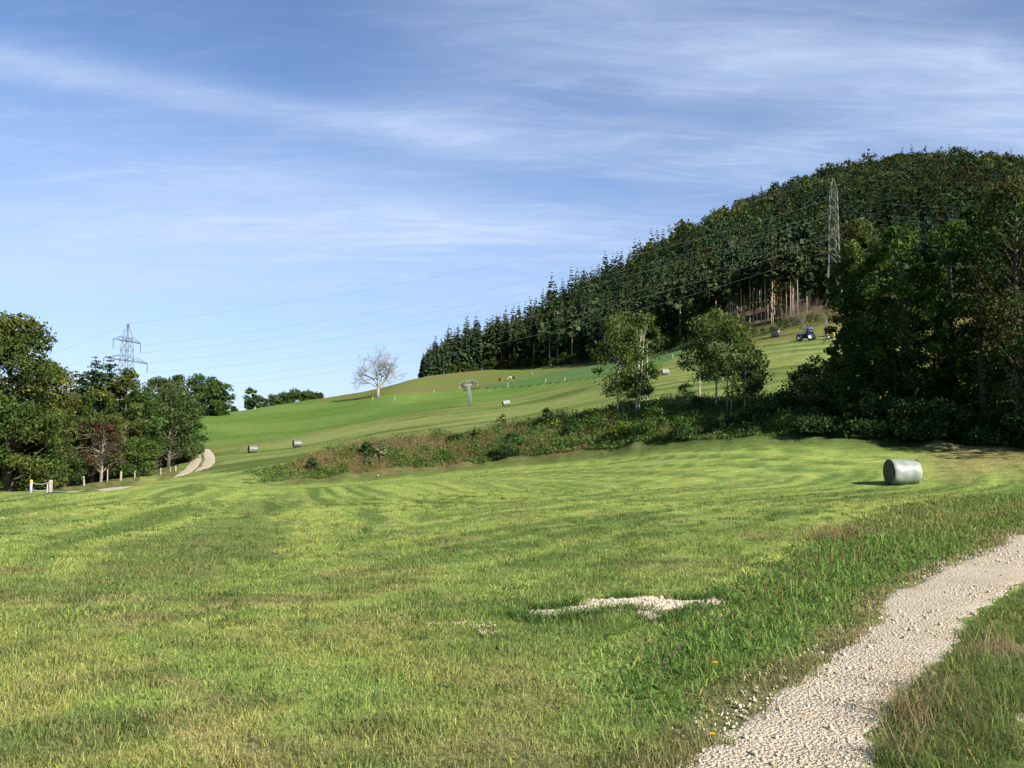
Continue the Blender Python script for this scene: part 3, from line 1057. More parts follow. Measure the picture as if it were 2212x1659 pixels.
# broad leaves among the verge grass
q = wedge(9000, 4, 26, 0.0, 0.62)
ok = inpoly(q[0], q[1], VERGE_POLY) & ~bare(*q)
q = np.stack([q[0][ok], q[1][ok]], 1)
q = q[fbm(q[:, 0] * 1.1, q[:, 1] * 1.1, 2, 85) > 0.5]
P = np.stack([q[:, 0], q[:, 1], H(q[:, 0], q[:, 1]) + rng.uniform(0.03, 0.12, len(q))], -1)
mb.leaves(P, 0.055, np.array([0.085, 0.165, 0.04]) * rng.uniform(0.6, 1.35, (len(q), 1)), 0.9, 0.5)
x, y = wedge(260000, 3.5, 16, 0.2, 0.72)
rt = (x > np.interp(y, PRt[:, 1], PRt[:, 0]) + 0.02) & ~bare(x, y)
x, y = x[rt], y[rt]
h = 0.040 * np.exp(rng.normal(0, 0.4, len(x))) * (0.4 + 1.1 * fbm(x * 1.6, y * 1.6, 3, 86))
c = bcol(x, y, 0.25)
keep = rng.random(len(x)) < 1.35 * sstep(fbm(x * 2.2, y * 2.2, 3, 87), 0.36, 0.60)
blades(mb, x[keep], y[keep], h[keep], np.full(keep.sum(), 0.005), c[keep], 1.0, 2)
# long bleached tussock by the track
for (u, v), n, s in (((1975, 1560), 190, 0.17), ((2015, 1500), 60, 0.14), ((2160, 1400), 40, 0.2), ((1940, 1640), 60, 0.12), ((1800, 1165), 260, 0.35), ((1840, 1155), 120, 0.3), ((1950, 1110), 90, 0.5)):
    b = hit(u, v)
    q = b + rng.normal(0, s, (n, 2))
    q = q[~bare(q[:, 0], q[:, 1])]
    n = len(q)
    rq = float(np.hypot(*b))
    blades(mb, q[:, 0], q[:, 1], rng.uniform(0.15, 0.40, n), np.full(n, 0.003 + 0.0005 * rq), np.array([0.27, 0.215, 0.11]) * rng.uniform(0.6, 1.15, (n, 1)), 1.3, 2, 0.25)
tag(mb.build('verge_grass', M_GRASS), 'longer uncut grass and dry stalks beside the gravel track', 'grass', kind='stuff')

# weeds of the bank
mb = MB()
n = 22000
az = rng.uniform(az_of(535), az_of(2400), n)
f = rng.random(n)
foot, top = ctrl_r(2, az), ctrl_r(3, az)
r = foot + 1.2 + (top + 1.0 - foot - 1.2) * f
x, y = np.sin(az) * r, np.cos(az) * r
taper = sstep(az, az_of(560), az_of(780))
keep = rng.random(n) < sstep(az + rng.normal(0, 0.012, n), az_of(530), az_of(700)) * 1.1
az, f, foot, top, r, x, y, taper = [q[keep] for q in (az, f, foot, top, r, x, y, taper)]
n = len(az)
nz = fbm(x * 0.5, y * 0.5, 3, 91)
green = np.clip(sstep(az + (nz - 0.5) * 0.45, az_of(950), az_of(1500)) * 0.75 + sstep(fbm(x * 0.8, y * 0.8, 3, 92), 0.46, 0.62) * 0.7 + 0.8 * (1 - sstep(az, az_of(590), az_of(680))), 0, 1)
hgt = (0.25 + 0.75 * fbm(x * 0.4, y * 0.4, 3, 93)) * (0.12 + 1.08 * taper) * rng.uniform(0.6, 1.3, n)
hgt *= 0.45 + 0.75 * sstep(f, 0.0, 0.25)
hgt *= 1 - 0.85 * (az > az_of(1640)) * (f < 0.15)
isg = rng.random(n) < green
base = np.where(isg[:, None], np.array([[0.085, 0.140, 0.034]]), np.array([[0.140, 0.122, 0.053]]))
tint = rng.random(n)
base[(~isg) & (tint < 0.3)] = (0.23, 0.185, 0.085)
base[(~isg) & (tint > 0.9)] = (0.15, 0.08, 0.04)
base[isg & (tint < 0.12)] = (0.13, 0.16, 0.025)
base[isg & (tint > 0.6)] = (0.045, 0.095, 0.026)
for k in range(15):
    t = rng.random(n)
    P = np.stack([x + rng.normal(0, 0.17, n), y + rng.normal(0, 0.17, n), H(x, y) + hgt * t], -1)
    s = np.where(isg, 0.13, 0.07) * rng.uniform(0.7, 1.3, n)
    mb.leaves(P, s, base * rng.uniform(0.65, 1.35, (n, 1)), 0.4, 0.6)
stalk = rng.random(n) < 0.75
ns = stalk.sum()
for _ in range(3):
    blades(mb, x[stalk] + rng.normal(0, 0.2, ns), y[stalk] + rng.normal(0, 0.2, ns), hgt[stalk] * rng.uniform(0.8, 1.3, ns), np.full(ns, 0.035), base[stalk] * rng.uniform(0.8, 1.4, (ns, 1)), 0.25, 1)
tag(mb.build('bank_weeds', M_LEAF), 'rough brown and green weeds overgrowing the bank across the field', 'weeds', kind='stuff')


# ------------------------------------------------------------------ trees
def trunk_path(h, lean, n=7, wob=0.03):
    t = np.linspace(0, 1, n)
    P = np.zeros((n, 3))
    P[:, 0] = lean[0] * h * t ** 1.3 + np.cumsum(rng.normal(0, wob * h / n, n)) * (t > 0)
    P[:, 1] = lean[1] * h * t ** 1.3 + np.cumsum(rng.normal(0, wob * h / n, n)) * (t > 0)
    P[:, 2] = h * t
    return P


def broadleaf(h, cr, cb=0.2, clumps=55, n=7000, ls=0.18, cols=((0.05, 0.09, 0.02),), bark=(0.10, 0.085, 0.065), tr=None, lean=(0, 0), m=0.4,
              spread=0.17, tipcol=None, stems=1, yel=0.007, bare_twigs=0, top_pow=1.0):
    """returns wood and crown of a broadleaf tree; the crown is leaf clumps held by branches"""
    wood, crown = MB(), MB()
    tr = tr or 0.018 * h + 0.03
    paths = []
    for s in range(stems):
        off = np.array([0, 0]) if stems == 1 else rng.normal(0, 0.25, 2)
        ln = np.array(lean) + (0 if stems == 1 else rng.normal(0, 0.05, 2))
        P = trunk_path(h * (0.93 if s == 0 else rng.uniform(0.7, 0.9)), ln)
        P[:, :2] += off
        P[0, 2] = -0.4
        rad = tr * (1 - np.linspace(0, 1, len(P))) ** 0.8 + 0.012
        rad[0] *= 1.35
        if stems > 1:
            rad *= 0.75
        wood.tube(P, rad, 8, np.array(bark))
        paths.append(P)
    cz0 = cb * h
    cols = np.array(cols)
    pts, owner = [], []
    cc = []
    ghosts = 0
    for k in range(clumps):
        t = rng.random() ** 0.9
        if t < m:
            e = math.sqrt(max(0.0, 1 - ((m - t) / (m + 0.12)) ** 2))
        else:
            e = max(0.0, 1 - ((t - m) / (1.02 - m)) ** 2) ** (0.5 * top_pow)
        z = cz0 + t * (h - cz0)
        rad = cr * e * math.sqrt(rng.uniform(0.12, 1.0)) * rng.uniform(0.85, 1.1)
        a = rng.uniform(0, 2 * math.pi)
        P = paths[k % len(paths)]
        ax = np.array([np.interp(z, P[:, 2], P[:, 0]), np.interp(z, P[:, 2], P[:, 1])])
        c = np.array([ax[0] + math.cos(a) * rad, ax[1] + math.sin(a) * rad, z])
        z0 = max(cz0 * 0.75, min(z - rad * rng.uniform(0.4, 0.9), P[-1, 2]))
        b0 = np.array([np.interp(z0, P[:, 2], P[:, 0]), np.interp(z0, P[:, 2], P[:, 1]), z0])
        mid = (b0 + c) / 2 + np.array([0, 0, rad * 0.12]) + rng.normal(0, 0.04 * cr, 3)
        br = tr * 0.32 * (0.35 + 0.65 * (1 - t))
        wood.tube([b0, mid, c], [br, br * 0.6, br * 0.2 + 0.004], 4, np.array(bark) * 0.9, cap=False)
        cc.append(c)
    for k in range(bare_twigs):
        a = rng.uniform(0, 2 * math.pi) if bare_twigs < 50 else rng.normal(math.pi, 0.8)
        z0 = rng.uniform(cz0, h * 0.75)
        L = cr * rng.uniform(0.9, 1.5)
        P = paths[0]
        b0 = np.array([np.interp(z0, P[:, 2], P[:, 0]), np.interp(z0, P[:, 2], P[:, 1]), z0])
        e = b0 + np.array([math.cos(a) * L, math.sin(a) * L, rng.uniform(-0.1, 0.6) * L])
        mid = (b0 + e) / 2 + np.array([0, 0, 0.15 * L])
        wood.tube([b0, mid, e], [0.03, 0.018, 0.006], 4, np.array(bark) * 0.9, cap=False)
    cc = np.array(cc)
    wgt = rng.uniform(0.5, 1.5, clumps)
    idx = rng.choice(clumps, n, p=wgt / wgt.sum())
    sg = spread * cr * rng.uniform(0.7, 1.3, clumps)
    d = rng.normal(size=(n, 3))
    d /= np.linalg.norm(d, axis=1)[:, None]
    rad = rng.random(n) ** 0.5 * 1.7
    P = cc[idx] + d * (rad * sg[idx])[:, None] * np.array([1.15, 1.15, 0.8])
    ccol = cols[rng.integers(0, len(cols), clumps)] * np.exp(rng.normal(0, 0.16, (clumps, 1)))
    C = ccol[idx] * np.exp(rng.normal(0, 0.20, (n, 1)))
    y = rng.random(n) < yel
    C[y] = np.array([0.20, 0.17, 0.03]) * rng.uniform(0.7, 1.2, (y.sum(), 1))
    if tipcol is not None:
        f = sstep(cc[idx][:, 2] / h + rng.normal(0, 0.1, n), 0.72, 0.98)[:, None]
        C = C * (1 - f) + np.array(tipcol) * np.exp(rng.normal(0, 0.2, (n, 1))) * f
    P[:, 2] = np.maximum(P[:, 2], 0.1)
    crown.leaves(P, ls, np.clip(C, 0.004, 0.5), 0.5, 0.62, d * 0.5)
    return wood, crown


def conifer(h, cr, cb=0.08, whorls=26, per=6, faces=4, col=(0.022, 0.045, 0.020), bark=(0.12, 0.085, 0.06), tr=None, droop=0.35, ragged=0.25):
    wood, crown = MB(), MB()
    tr = tr or 0.010 * h + 0.04
    P = trunk_path(h * 0.98, (0, 0), 6, 0.006)
    P[0, 2] = -0.5
    wood.tube(P, tr * (1 - np.linspace(0, 1, 6)) ** 0.9 + 0.02, 6, np.array(bark))
    col = np.array(col)
    t = (np.arange(whorls) + rng.uniform(-0.3, 0.3, whorls)) / whorls
    pts, ax, sz, cl = [], [], [], []
    for k in range(whorls):
        tt = min(max(t[k], 0), 0.985)
        z = (cb + tt * (1 - cb)) * h
        L0 = cr * (1 - tt) ** 0.85 * (0.55 + 0.45 * min(1, tt * 6 + 0.35)) + 0.18
        for b in range(per):
            a = rng.uniform(0, 2 * math.pi)
            L = L0 * rng.uniform(1 - 2 * ragged, 1 + ragged * 0.6)
            dr = droop * (1 - tt) + 0.05
            d = np.array([math.cos(a), math.sin(a), -dr + rng.normal(0, 0.08)])
            d /= np.linalg.norm(d)
            bc = col * math.exp(rng.normal(0, 0.22))
            for f in range(faces):
                s = (f + 0.7) / faces
                pts.append(np.array([0, 0, z]) + d * L * s + np.array([0, 0, 0.10 * L * s * s]) + rng.normal(0, 0.06 * L0 + 0.02, 3))
                ax.append(d + rng.normal(0, 0.35, 3))
                sz.append((L / faces) * 2.1)
                cl.append(bc * math.exp(rng.normal(0.12 * (s - 0.4), 0.12)))
    pts, ax, sz, cl = np.array(pts), np.array(ax), np.array(sz), np.array(cl)
    ax /= np.linalg.norm(ax, axis=1)[:, None]
    up = np.array([0, 0, 0.5]) + rng.normal(0, 0.9, pts.shape)
    b = np.cross(ax, up)
    b /= np.linalg.norm(b, axis=1)[:, None] + 1e-9
    A, B = ax * (sz * 0.5)[:, None], b * (sz * 0.42)[:, None]
    V = np.stack([pts - A, pts + B, pts + A - np.array([0, 0, 0.06]) * sz[:, None], pts - B], 1).reshape(-1, 3)
    crown.add(V, np.arange(len(V)).reshape(-1, 4), None, np.repeat(cl, 4, 0))
    return wood, crown


def plant_tree(name, wc, x, y, label, cat='tree', group=None, crown_mat=None, parts=('trunk', 'crown'), rz=0.0, sink=0.0):
    root = empty(name, (x, y, float(H(x, y)) - sink), rz, label=label, cat=cat, group=group)
    if wc[0] is not None and wc[0].V:
        wc[0].build(parts[0], M_BARK, root, True)
    wc[1].build(parts[1], crown_mat or M_LEAF, root)
    return root


OLIVE = ((0.054, 0.076, 0.019), (0.042, 0.066, 0.018), (0.070, 0.086, 0.021))
GREEN = ((0.045, 0.085, 0.020), (0.032, 0.066, 0.017), (0.060, 0.098, 0.022))
DEEP = ((0.033, 0.061, 0.019), (0.042, 0.073, 0.021), (0.026, 0.052, 0.017))
GREY = ((0.056, 0.080, 0.028), (0.042, 0.066, 0.023), (0.068, 0.090, 0.030))
BRONZE = ((0.050, 0.056, 0.020), (0.044, 0.058, 0.018), (0.058, 0.056, 0.019))


def tree_at(name, u, r, vtop, crpx, label, kind='b', cols=GREEN, group=None, cat='tree', hmul=1.0, **kw):
    x, y = at(u, r)
    h = height_for(x, y, vtop) * hmul
    cr = crpx / F * r
    wc = conifer(h, cr, **kw) if kind == 'c' else broadleaf(h, cr, cols=cols, **kw)
    return plant_tree(name, wc, x, y, label, cat, group, M_NEEDLE if kind == 'c' else None)


# left wood
GL = 'trees of the wood on the left'
tree_at('beech_tree', 22, 84, 692, 100, 'tallest tree at the left edge, broad olive crown down to the ground', cols=OLIVE, group=GL, cb=0.02, clumps=150, n=26000, ls=0.26, spread=0.15, yel=0.012)
tree_at('beech_tree', -75, 82, 660, 80, 'dark green crown cut off by the left picture edge', cols=GREEN, group=GL, cb=0.05, clumps=90, n=11000, ls=0.28)
tree_at('beech_tree', 92, 90, 790, 58, 'yellowing bushy tree between the tallest left tree and the spruces', cols=OLIVE + ((0.085, 0.090, 0.02),), group=GL, cb=0.02, clumps=100, n=16000, ls=0.25, yel=0.025)
tree_at('hazel_bush', 66, 87, 905, 62, 'low leafy dark green bush behind the yellow topped marker post', cols=GREEN, group=GL, cb=0.02, clumps=70, n=9000, ls=0.24, cat='bush')
tree_at('hazel_bush', 146, 96, 975, 34, 'low dark bush right of the weathered gate post', cols=DEEP, group=GL, cb=0.02, clumps=50, n=5000, ls=0.22, cat='bush')
tree_at('thin_tree', 122, 108, 800, 42, 'thin half bare tree leaning left of the spruces', cols=((0.07, 0.07, 0.03),), group=GL, cb=0.3, clumps=50, n=2200, ls=0.24, bare_twigs=30)
tree_at('spruce_tree', 161, 116, 794, 62, 'leftmost of three dark spruce tips, slim and ragged', 'c', group=GL, whorls=34, per=9, faces=6, ragged=0.3, col=(0.025, 0.042, 0.022))
tree_at('spruce_tree', 201, 113, 766, 92, 'middle one of three spruce tips, broadest of them', 'c', group=GL, whorls=36, per=10, faces=6, ragged=0.3, col=(0.028, 0.045, 0.020))
tree_at('spruce_tree', 232, 115, 766, 80, 'spruce tip right in front of the left pylon', 'c', group=GL, whorls=36, per=10, faces=6, ragged=0.32, col=(0.024, 0.042, 0.022))
tree_at('oak_tree', 268, 112, 800, 36, 'yellow green tree overlapping the lowest arm of the left pylon', cols=((0.080, 0.098, 0.02), (0.060, 0.082, 0.02), (0.042, 0.06, 0.018)), group=GL, cb=0.15, clumps=70, n=7500, ls=0.26)
tree_at('oak_tree', 205, 107, 850, 56, 'broad olive crown below the spruce tips', cols=OLIVE, group=GL, cb=0.1, clumps=90, n=11000, ls=0.26)
tree_at('oak_tree', 150, 104, 870, 46, 'dull brownish green tree left of the reddish one', cols=((0.06, 0.06, 0.022), (0.045, 0.055, 0.018)), group=GL, cb=0.12, clumps=70, n=8000, ls=0.26)
tree_at('rowan_tree', 224, 102, 912, 34, 'small reddish brown autumn tree in front of the wood', cols=((0.060, 0.042, 0.026), (0.055, 0.050, 0.025), (0.052, 0.042, 0.026), (0.085, 0.040, 0.020)), group=GL, cb=0.2, clumps=45, n=3200, ls=0.2, bare_twigs=40, bark=(0.22, 0.19, 0.15))
tree_at('ash_tree', 300, 120, 858, 50, 'dark green tree left of the pale crowned tree', cols=GREEN, group=GL, cb=0.08, clumps=80, n=9000, ls=0.27)
tree_at('ash_tree', 368, 138, 836, 60, 'pale grey green rounded tree near the road bend', cols=GREY, group=GL, cb=0.1, clumps=100, n=11000, ls=0.3)
tree_at('ash_tree', 408, 146, 880, 38, 'rightmost tree of the left wood, overhanging the road bend', cols=GREEN, group=GL, cb=0.05, clumps=70, n=8000, ls=0.28)
tree_at('hornbeam_bush', 298, 110, 948, 42, 'bright green bush in front of the dark trees', cols=((0.065, 0.10, 0.022), (0.05, 0.085, 0.02)), group=GL, cb=0.02, clumps=60, n=7000, ls=0.22, cat='bush')
tree_at('hornbeam_bush', 384, 142, 925, 46, 'spreading dark bush low beside the road bend', cols=DEEP, group=GL, cb=0.02, clumps=70, n=8000, ls=0.27, cat='bush')
tree_at('dry_bush', 318, 112, 988, 26, 'grey brown twiggy bush with few leaves behind the fence', cols=((0.12, 0.10, 0.06),), group=GL, cb=0.05, clumps=30, n=500, ls=0.16, bare_twigs=45, bark=(0.2, 0.17, 0.13), cat='bush')
tree_at('oak_tree', 255, 125, 880, 60, 'shaded tree deep behind the reddish one', cols=DEEP, group=GL, cb=0.02, clumps=80, n=8000, ls=0.3)
tree_at('oak_tree', 345, 150, 900, 55, 'shaded tree behind the bright green bush', cols=DEEP, group=GL, cb=0.02, clumps=80, n=8000, ls=0.32)

for u, r, vt, c, lab in ((60, 118, 840, 60, 'dark filler tree behind the tallest left tree'), (120, 125, 850, 60, 'dark filler tree behind the yellowing bushy tree'), (185, 128, 845, 60, 'dark filler tree behind the broad olive crown'), (310, 150, 855, 60, 'dark filler tree behind the ash trees')):
    tree_at('oak_tree', u, r, vt, c, lab.replace('filler', 'shaded'), cols=DEEP, group=GL, cb=0.0, clumps=80, n=9000, ls=0.32)

# groups on the skyline
GF = 'rounded trees behind the green slope'
for k, (u, vt, c, lab, col) in enumerate(((342, 822, 34, 'leftmost rounded tree rising behind the pale crowned tree', GREY), (378, 815, 34, 'light green rounded tree second in the skyline group', GREY),
                                          (418, 814, 36, 'tall middle tree of the rounded skyline group', GREEN), (452, 820, 32, 'dark tree just right of the middle of the rounded group', DEEP),
                                          (474, 824, 26, 'rightmost tree of the rounded skyline group above the slope', GREEN))):
    tree_at('linden_tree', u, 305 + 9 * (k % 2), vt, c, lab, cols=col, group=GF, cb=0.02, clumps=70, n=5500, ls=0.6, spread=0.17, m=0.5)
GD = 'far trees on the left skyline'
for u, vt, c, lab, col in ((504, 879, 9, 'tiny far bush beside the gap in the skyline', DEEP), (541, 840, 15, 'slender tall tree of the far skyline row', GREEN), (556, 858, 20, 'wide low tree right of the slender far one', DEEP),
                           (585, 856, 20, 'third crown of the far skyline row', GREEN), (612, 850, 20, 'fourth crown of the far skyline row', GREEN), (638, 843, 19, 'highest rounded crown in the far skyline row', GREEN),
                           (660, 846, 15, 'crown next to the dark last pair of the far row', GREEN), (676, 846, 12, 'dark olive crown near the right end of the far row', OLIVE), (690, 850, 8, 'small yellowish last tree of the far row', OLIVE)):
    tree_at('far_tree', u, 452, vt, c, lab, cols=col, group=GD, cb=0.02, clumps=45, n=2600, ls=0.8, spread=0.2, m=0.5)

# bare tree on the slope
x, y = hit(816, 857, 86)
h = height_for(x, y, 762)
wood, twig = MB(), MB()


def grow(mbs, p, d, L, r, depth, col):
    n = 4
    P = [p]
    for k in range(n):
        d = d + rng.normal(0, 0.13, 3) + np.array([0, 0, 0.03])
        d /= np.linalg.norm(d)
        P.append(P[-1] + d * L / n)
    mbs[0 if depth > 3 else 1].tube(P, np.linspace(r, r * 0.62, n + 1), 5 if depth > 2 else 3, col, cap=False)
    if depth == 0:
        return
    for k in range(3 if depth > 1 else 4):
        q = P[-1] if k < 2 else P[rng.integers(2, n)]
        nd = d + rng.normal(0, 0.55, 3)
        nd[2] += 0.05
        nd /= np.linalg.norm(nd)
        grow(mbs, q, nd, L * rng.uniform(0.62, 0.86), r * 0.6, depth - 1, col * rng.uniform(0.9, 1.1))


barkc = np.array([0.20, 0.185, 0.16])
wood.tube([(0, 0, -0.5), (0.05, 0, 1.0), (0.1, 0, 3.2)], [0.85, 0.6, 0.5], 9, barkc)
for a, t, L in ((0.2, 0.45, 4.6), (2.6, 0.5, 4.5), (4.2, 0.2, 4.7), (3.2, 0.9, 3.9), (0.0, 0.95, 3.9), (1.3, 0.12, 5.0), (2.0, 0.3, 4.8)):
    grow((wood, twig), np.array([0.1, 0, 3.0]), np.array([math.cos(a) * math.sin(t), math.sin(a) * math.sin(t) * 0.8, math.cos(t)]), L * h / 16.0, 0.25, 5, barkc)
root = empty('bare_tree', (x, y, float(H(x, y))), label='solitary leafless pale tree on the green hillside', cat='tree')
wood.build('trunk', M_BARK, root, True)
twig.build('crown', M_BARK, root)

# young trees on the bank
BIRCHBARK = (0.42, 0.38, 0.31)
GB = 'young trees on the bank'
YG = ((0.052, 0.080, 0.022), (0.066, 0.090, 0.022), (0.040, 0.066, 0.020))


def young(name, u, v, vtop, crpx, label, **kw):
    x, y = hit(u, v, 40)
    r = math.hypot(x, y)
    h = height_for(x, y, vtop)
    a = dict(cb=0.22, clumps=64, n=7000, ls=0.18, cols=YG, bark=BIRCHBARK, tr=0.065, m=0.32, spread=0.19, tipcol=(0.080, 0.105, 0.027))
    a.update(kw)
    return plant_tree(name, broadleaf(h, crpx / F * r, **a), x, y, label, 'tree', GB)


young('birch_tree', 1333, 906, 682, 54, 'left slender young birch with pale trunk, standing alone on the bank', lean=(0.02, 0), clumps=70, n=6800)
young('birch_tree', 1377, 900, 684, 52, 'young birch with several thin pale stems, right of the single one', stems=3, tr=0.07, clumps=72, n=7200, lean=(-0.01, 0))
young('birch_tree', 1398, 880, 735, 28, 'shortest thin birch beside the several stemmed one', tr=0.05, n=1300, clumps=26)
young('maple_tree', 1512, 866, 738, 44, 'small dark leaved tree left of the tall pair, with bale behind', cols=DEEP, tipcol=None, n=3600, clumps=48, ls=0.19, cb=0.35, tr=0.075, lean=(-0.08, 0), bark=(0.3, 0.27, 0.22))
young('alder_tree', 1546, 893, 668, 52, 'tallest young tree in front of the hay bale, light leaves', n=7000, clumps=66, tr=0.09, cb=0.36)
young('alder_tree', 1572, 905, 690, 54, 'young tree with two stems right of the tallest one', n=6400, clumps=60, tr=0.08, cb=0.36, bark=(0.25, 0.22, 0.18), stems=2)
young('alder_tree', 1608, 905, 745, 52, 'loose leafed young tree leaning right, nearest the dark wood', n=4200, clumps=50, tr=0.06, lean=(0.06, 0), cb=0.36, bark=(0.2, 0.18, 0.14))

# right wood, in shade
GR = 'tall trees of the wood on the right'
MAPLE = ((0.054, 0.088, 0.021), (0.070, 0.102, 0.024), (0.040, 0.068, 0.018))
T = dict(n=12000, ls=0.2, cb=0.10, clumps=80, group=GR, spread=0.16)
tree_at('maple_tree', 1866, 69, 470, 58, 'maple with yellowing top in front of the right pylon', cols=MAPLE, tipcol=(0.095, 0.115, 0.028), m=0.3, top_pow=1.5, **T)
tree_at('maple_tree', 1834, 70, 545, 40, 'shorter yellow green maple left of the right pylon', cols=MAPLE, tipcol=(0.09, 0.115, 0.028), m=0.35, **T)
tree_at('maple_tree', 1896, 67, 555, 56, 'leafy maple right of the pylon, lower than its neighbours', cols=MAPLE, m=0.4, **T)
tree_at('ash_tree', 1972, 65, 492, 70, 'dark ash with leaning trunk in the middle of the right wood', cols=GREEN, lean=(-0.03, 0), m=0.5, bark=(0.09, 0.08, 0.065), **T)
tree_at('ash_tree', 2056, 66, 478, 66, 'tall dark tree with thick straight trunk behind the near bale', cols=GREEN, m=0.55, bark=(0.05, 0.045, 0.04), tr=0.3, **T)
tree_at('ash_tree', 2122, 63, 452, 62, 'slim tall tree between the thick trunk and the huge olive crown', cols=DEEP, m=0.5, **T)
tree_at('oak_tree', 2205, 59, 400, 92, 'huge dull olive crown at the right picture edge', cols=BRONZE + DEEP, m=0.5, bark=(0.12, 0.10, 0.075), n=18000, ls=0.2, cb=0.1, clumps=130, group=GR, spread=0.18)
tree_at('oak_tree', 2310, 62, 400, 110, 'oak just beyond the right picture edge', cols=DEEP, m=0.5, n=11000, ls=0.22, cb=0.1, clumps=90, group=GR)
for k, (ox, oy, oh) in enumerate(((37, 42, 12), (42, 38, 13.5), (47.5, 34, 14), (53, 30, 15))):
    plant_tree('oak_tree', broadleaf(oh, 5.0, cols=DEEP, m=0.5, n=6500, ls=0.34, cb=0.06, clumps=80), ox, oy, 'oak in the row beyond the right picture edge', 'tree', 'oaks beyond the right picture edge')
tree_at('elm_tree', 1935, 78, 590, 62, 'sunlit yellowish tree behind the leaning trunk', cols=OLIVE, m=0.5, n=7000, ls=0.22, cb=0.1, clumps=70, group=GR)
tree_at('elm_tree', 2030, 80, 610, 66, 'lighter crown seen through the gap beside the thick trunk', cols=OLIVE, m=0.5, n=7000, ls=0.22, cb=0.08, clumps=70, group=GR)
tree_at('elm_tree', 2120, 82, 600, 70, 'yellow green crown behind the slim tall tree', cols=OLIVE + ((0.10, 0.105, 0.02),), m=0.5, n=7000, ls=0.22, cb=0.05, clumps=70, group=GR)
tree_at('elm_tree', 2210, 80, 560, 76, 'yellow green tree behind the huge olive crown', cols=OLIVE + ((0.10, 0.105, 0.02),), m=0.5, n=7000, ls=0.22, cb=0.05, clumps=70, group=GR)
for u, r, vt, c, lab, col in ((1870, 66, 700, 60, 'hazel filling the gap between maple and leaning trunk', MAPLE), (1935, 64, 760, 52, 'low hazel left of the leaning trunk', DEEP),
                              (2020, 68, 690, 60, 'hazel between the leaning and the thick trunk', MAPLE), (2090, 67, 740, 54, 'hazel behind the slim trunks', GREEN),
                              (2150, 65, 700, 60, 'hazel under the huge olive crown', OLIVE), (2225, 62, 720, 66, 'hazel at the right picture edge', MAPLE),
                              (1852, 67, 690, 50, 'hazel left under the yellow topped maple', MAPLE)):
    tree_at('hazel_tree', u, r, vt, c, lab, cols=col, group=GR, n=6500, ls=0.18, cb=0.04, clumps=70, m=0.45)
GS = 'shrubs under the right wood'
for u, r, vt, c, lab, col, kw in (
        (1772, 66, 775, 48, 'big shrub with bare twigs reaching left over the slope', MAPLE, dict(bare_twigs=60, n=6000)),
        (1742, 69, 800, 46, 'dark shrub below the twiggy one, left end of the wood', DEEP, {}),
        (1690, 67, 858, 50, 'low dark shrub in deep shade on the bank top', DEEP, {}),
        (1640, 66, 880, 42, 'small shaded shrub next to the young trees', DEEP, {}),
        (1828, 64, 820, 56, 'dense shrub under the yellow topped maple', DEEP, dict(n=6500)),
        (1890, 62, 862, 52, 'dense shrub left of the leaning trunk', DEEP, {}),
        (1960, 61, 868, 54, 'wide shrub hiding the foot of the leaning trunk', DEEP, {}),
        (2035, 60, 872, 54, 'low shrub in front of the thick trunk', DEEP, {}),
        (2100, 60, 905, 40, 'smallest shrub in front of the slim trunks', DEEP, {}),
        (2170, 61, 890, 46, 'shrub with light leaves below the huge olive crown', GREEN, {}),
        (2250, 57, 880, 55, 'shrub at the right picture edge below the oak', DEEP, {}),
        (2380, 56, 860, 60, 'shrub beyond the right picture edge', DEEP, {}),
        (1860, 60, 915, 46, 'knee high nettles at the foot of the wood', DEEP, {}),
        (1765, 61, 905, 46, 'low bramble where shade meets the mown field', DEEP, {}),
        (1995, 59, 920, 46, 'bramble behind the near hay bale', DEEP, {}),
        (2140, 58, 928, 46, 'bramble by the dry strip right of the near hay bale', DEEP, {})):
    a = dict(n=4800, ls=0.17, cb=0.02, clumps=55, spread=0.2)
    a.update(kw)
    tree_at('shrub', u, r, vt, c, lab, cols=col, group=GS, cat='shrub', **a)
wood, twig = MB(), MB()
for a in range(7):
    grow((wood, twig), np.array([rng.normal(0, .3), rng.normal(0, .3), 0]), np.array([rng.normal(0, .35), rng.normal(0, .35), 1.0]), 2.6, 0.07, 4, np.array([0.17, 0.14, 0.11]))
x, y = at(1745, 235)
root = empty('bare_shrub', (x, y, float(H(x, y)) - 0.2), label='grey leafless shrub at the forest edge above the tractor', cat='shrub')
root.scale = (1.35,) * 3
wood.build('branches', M_BARK, root)
twig.build('twigs', M_BARK, root)

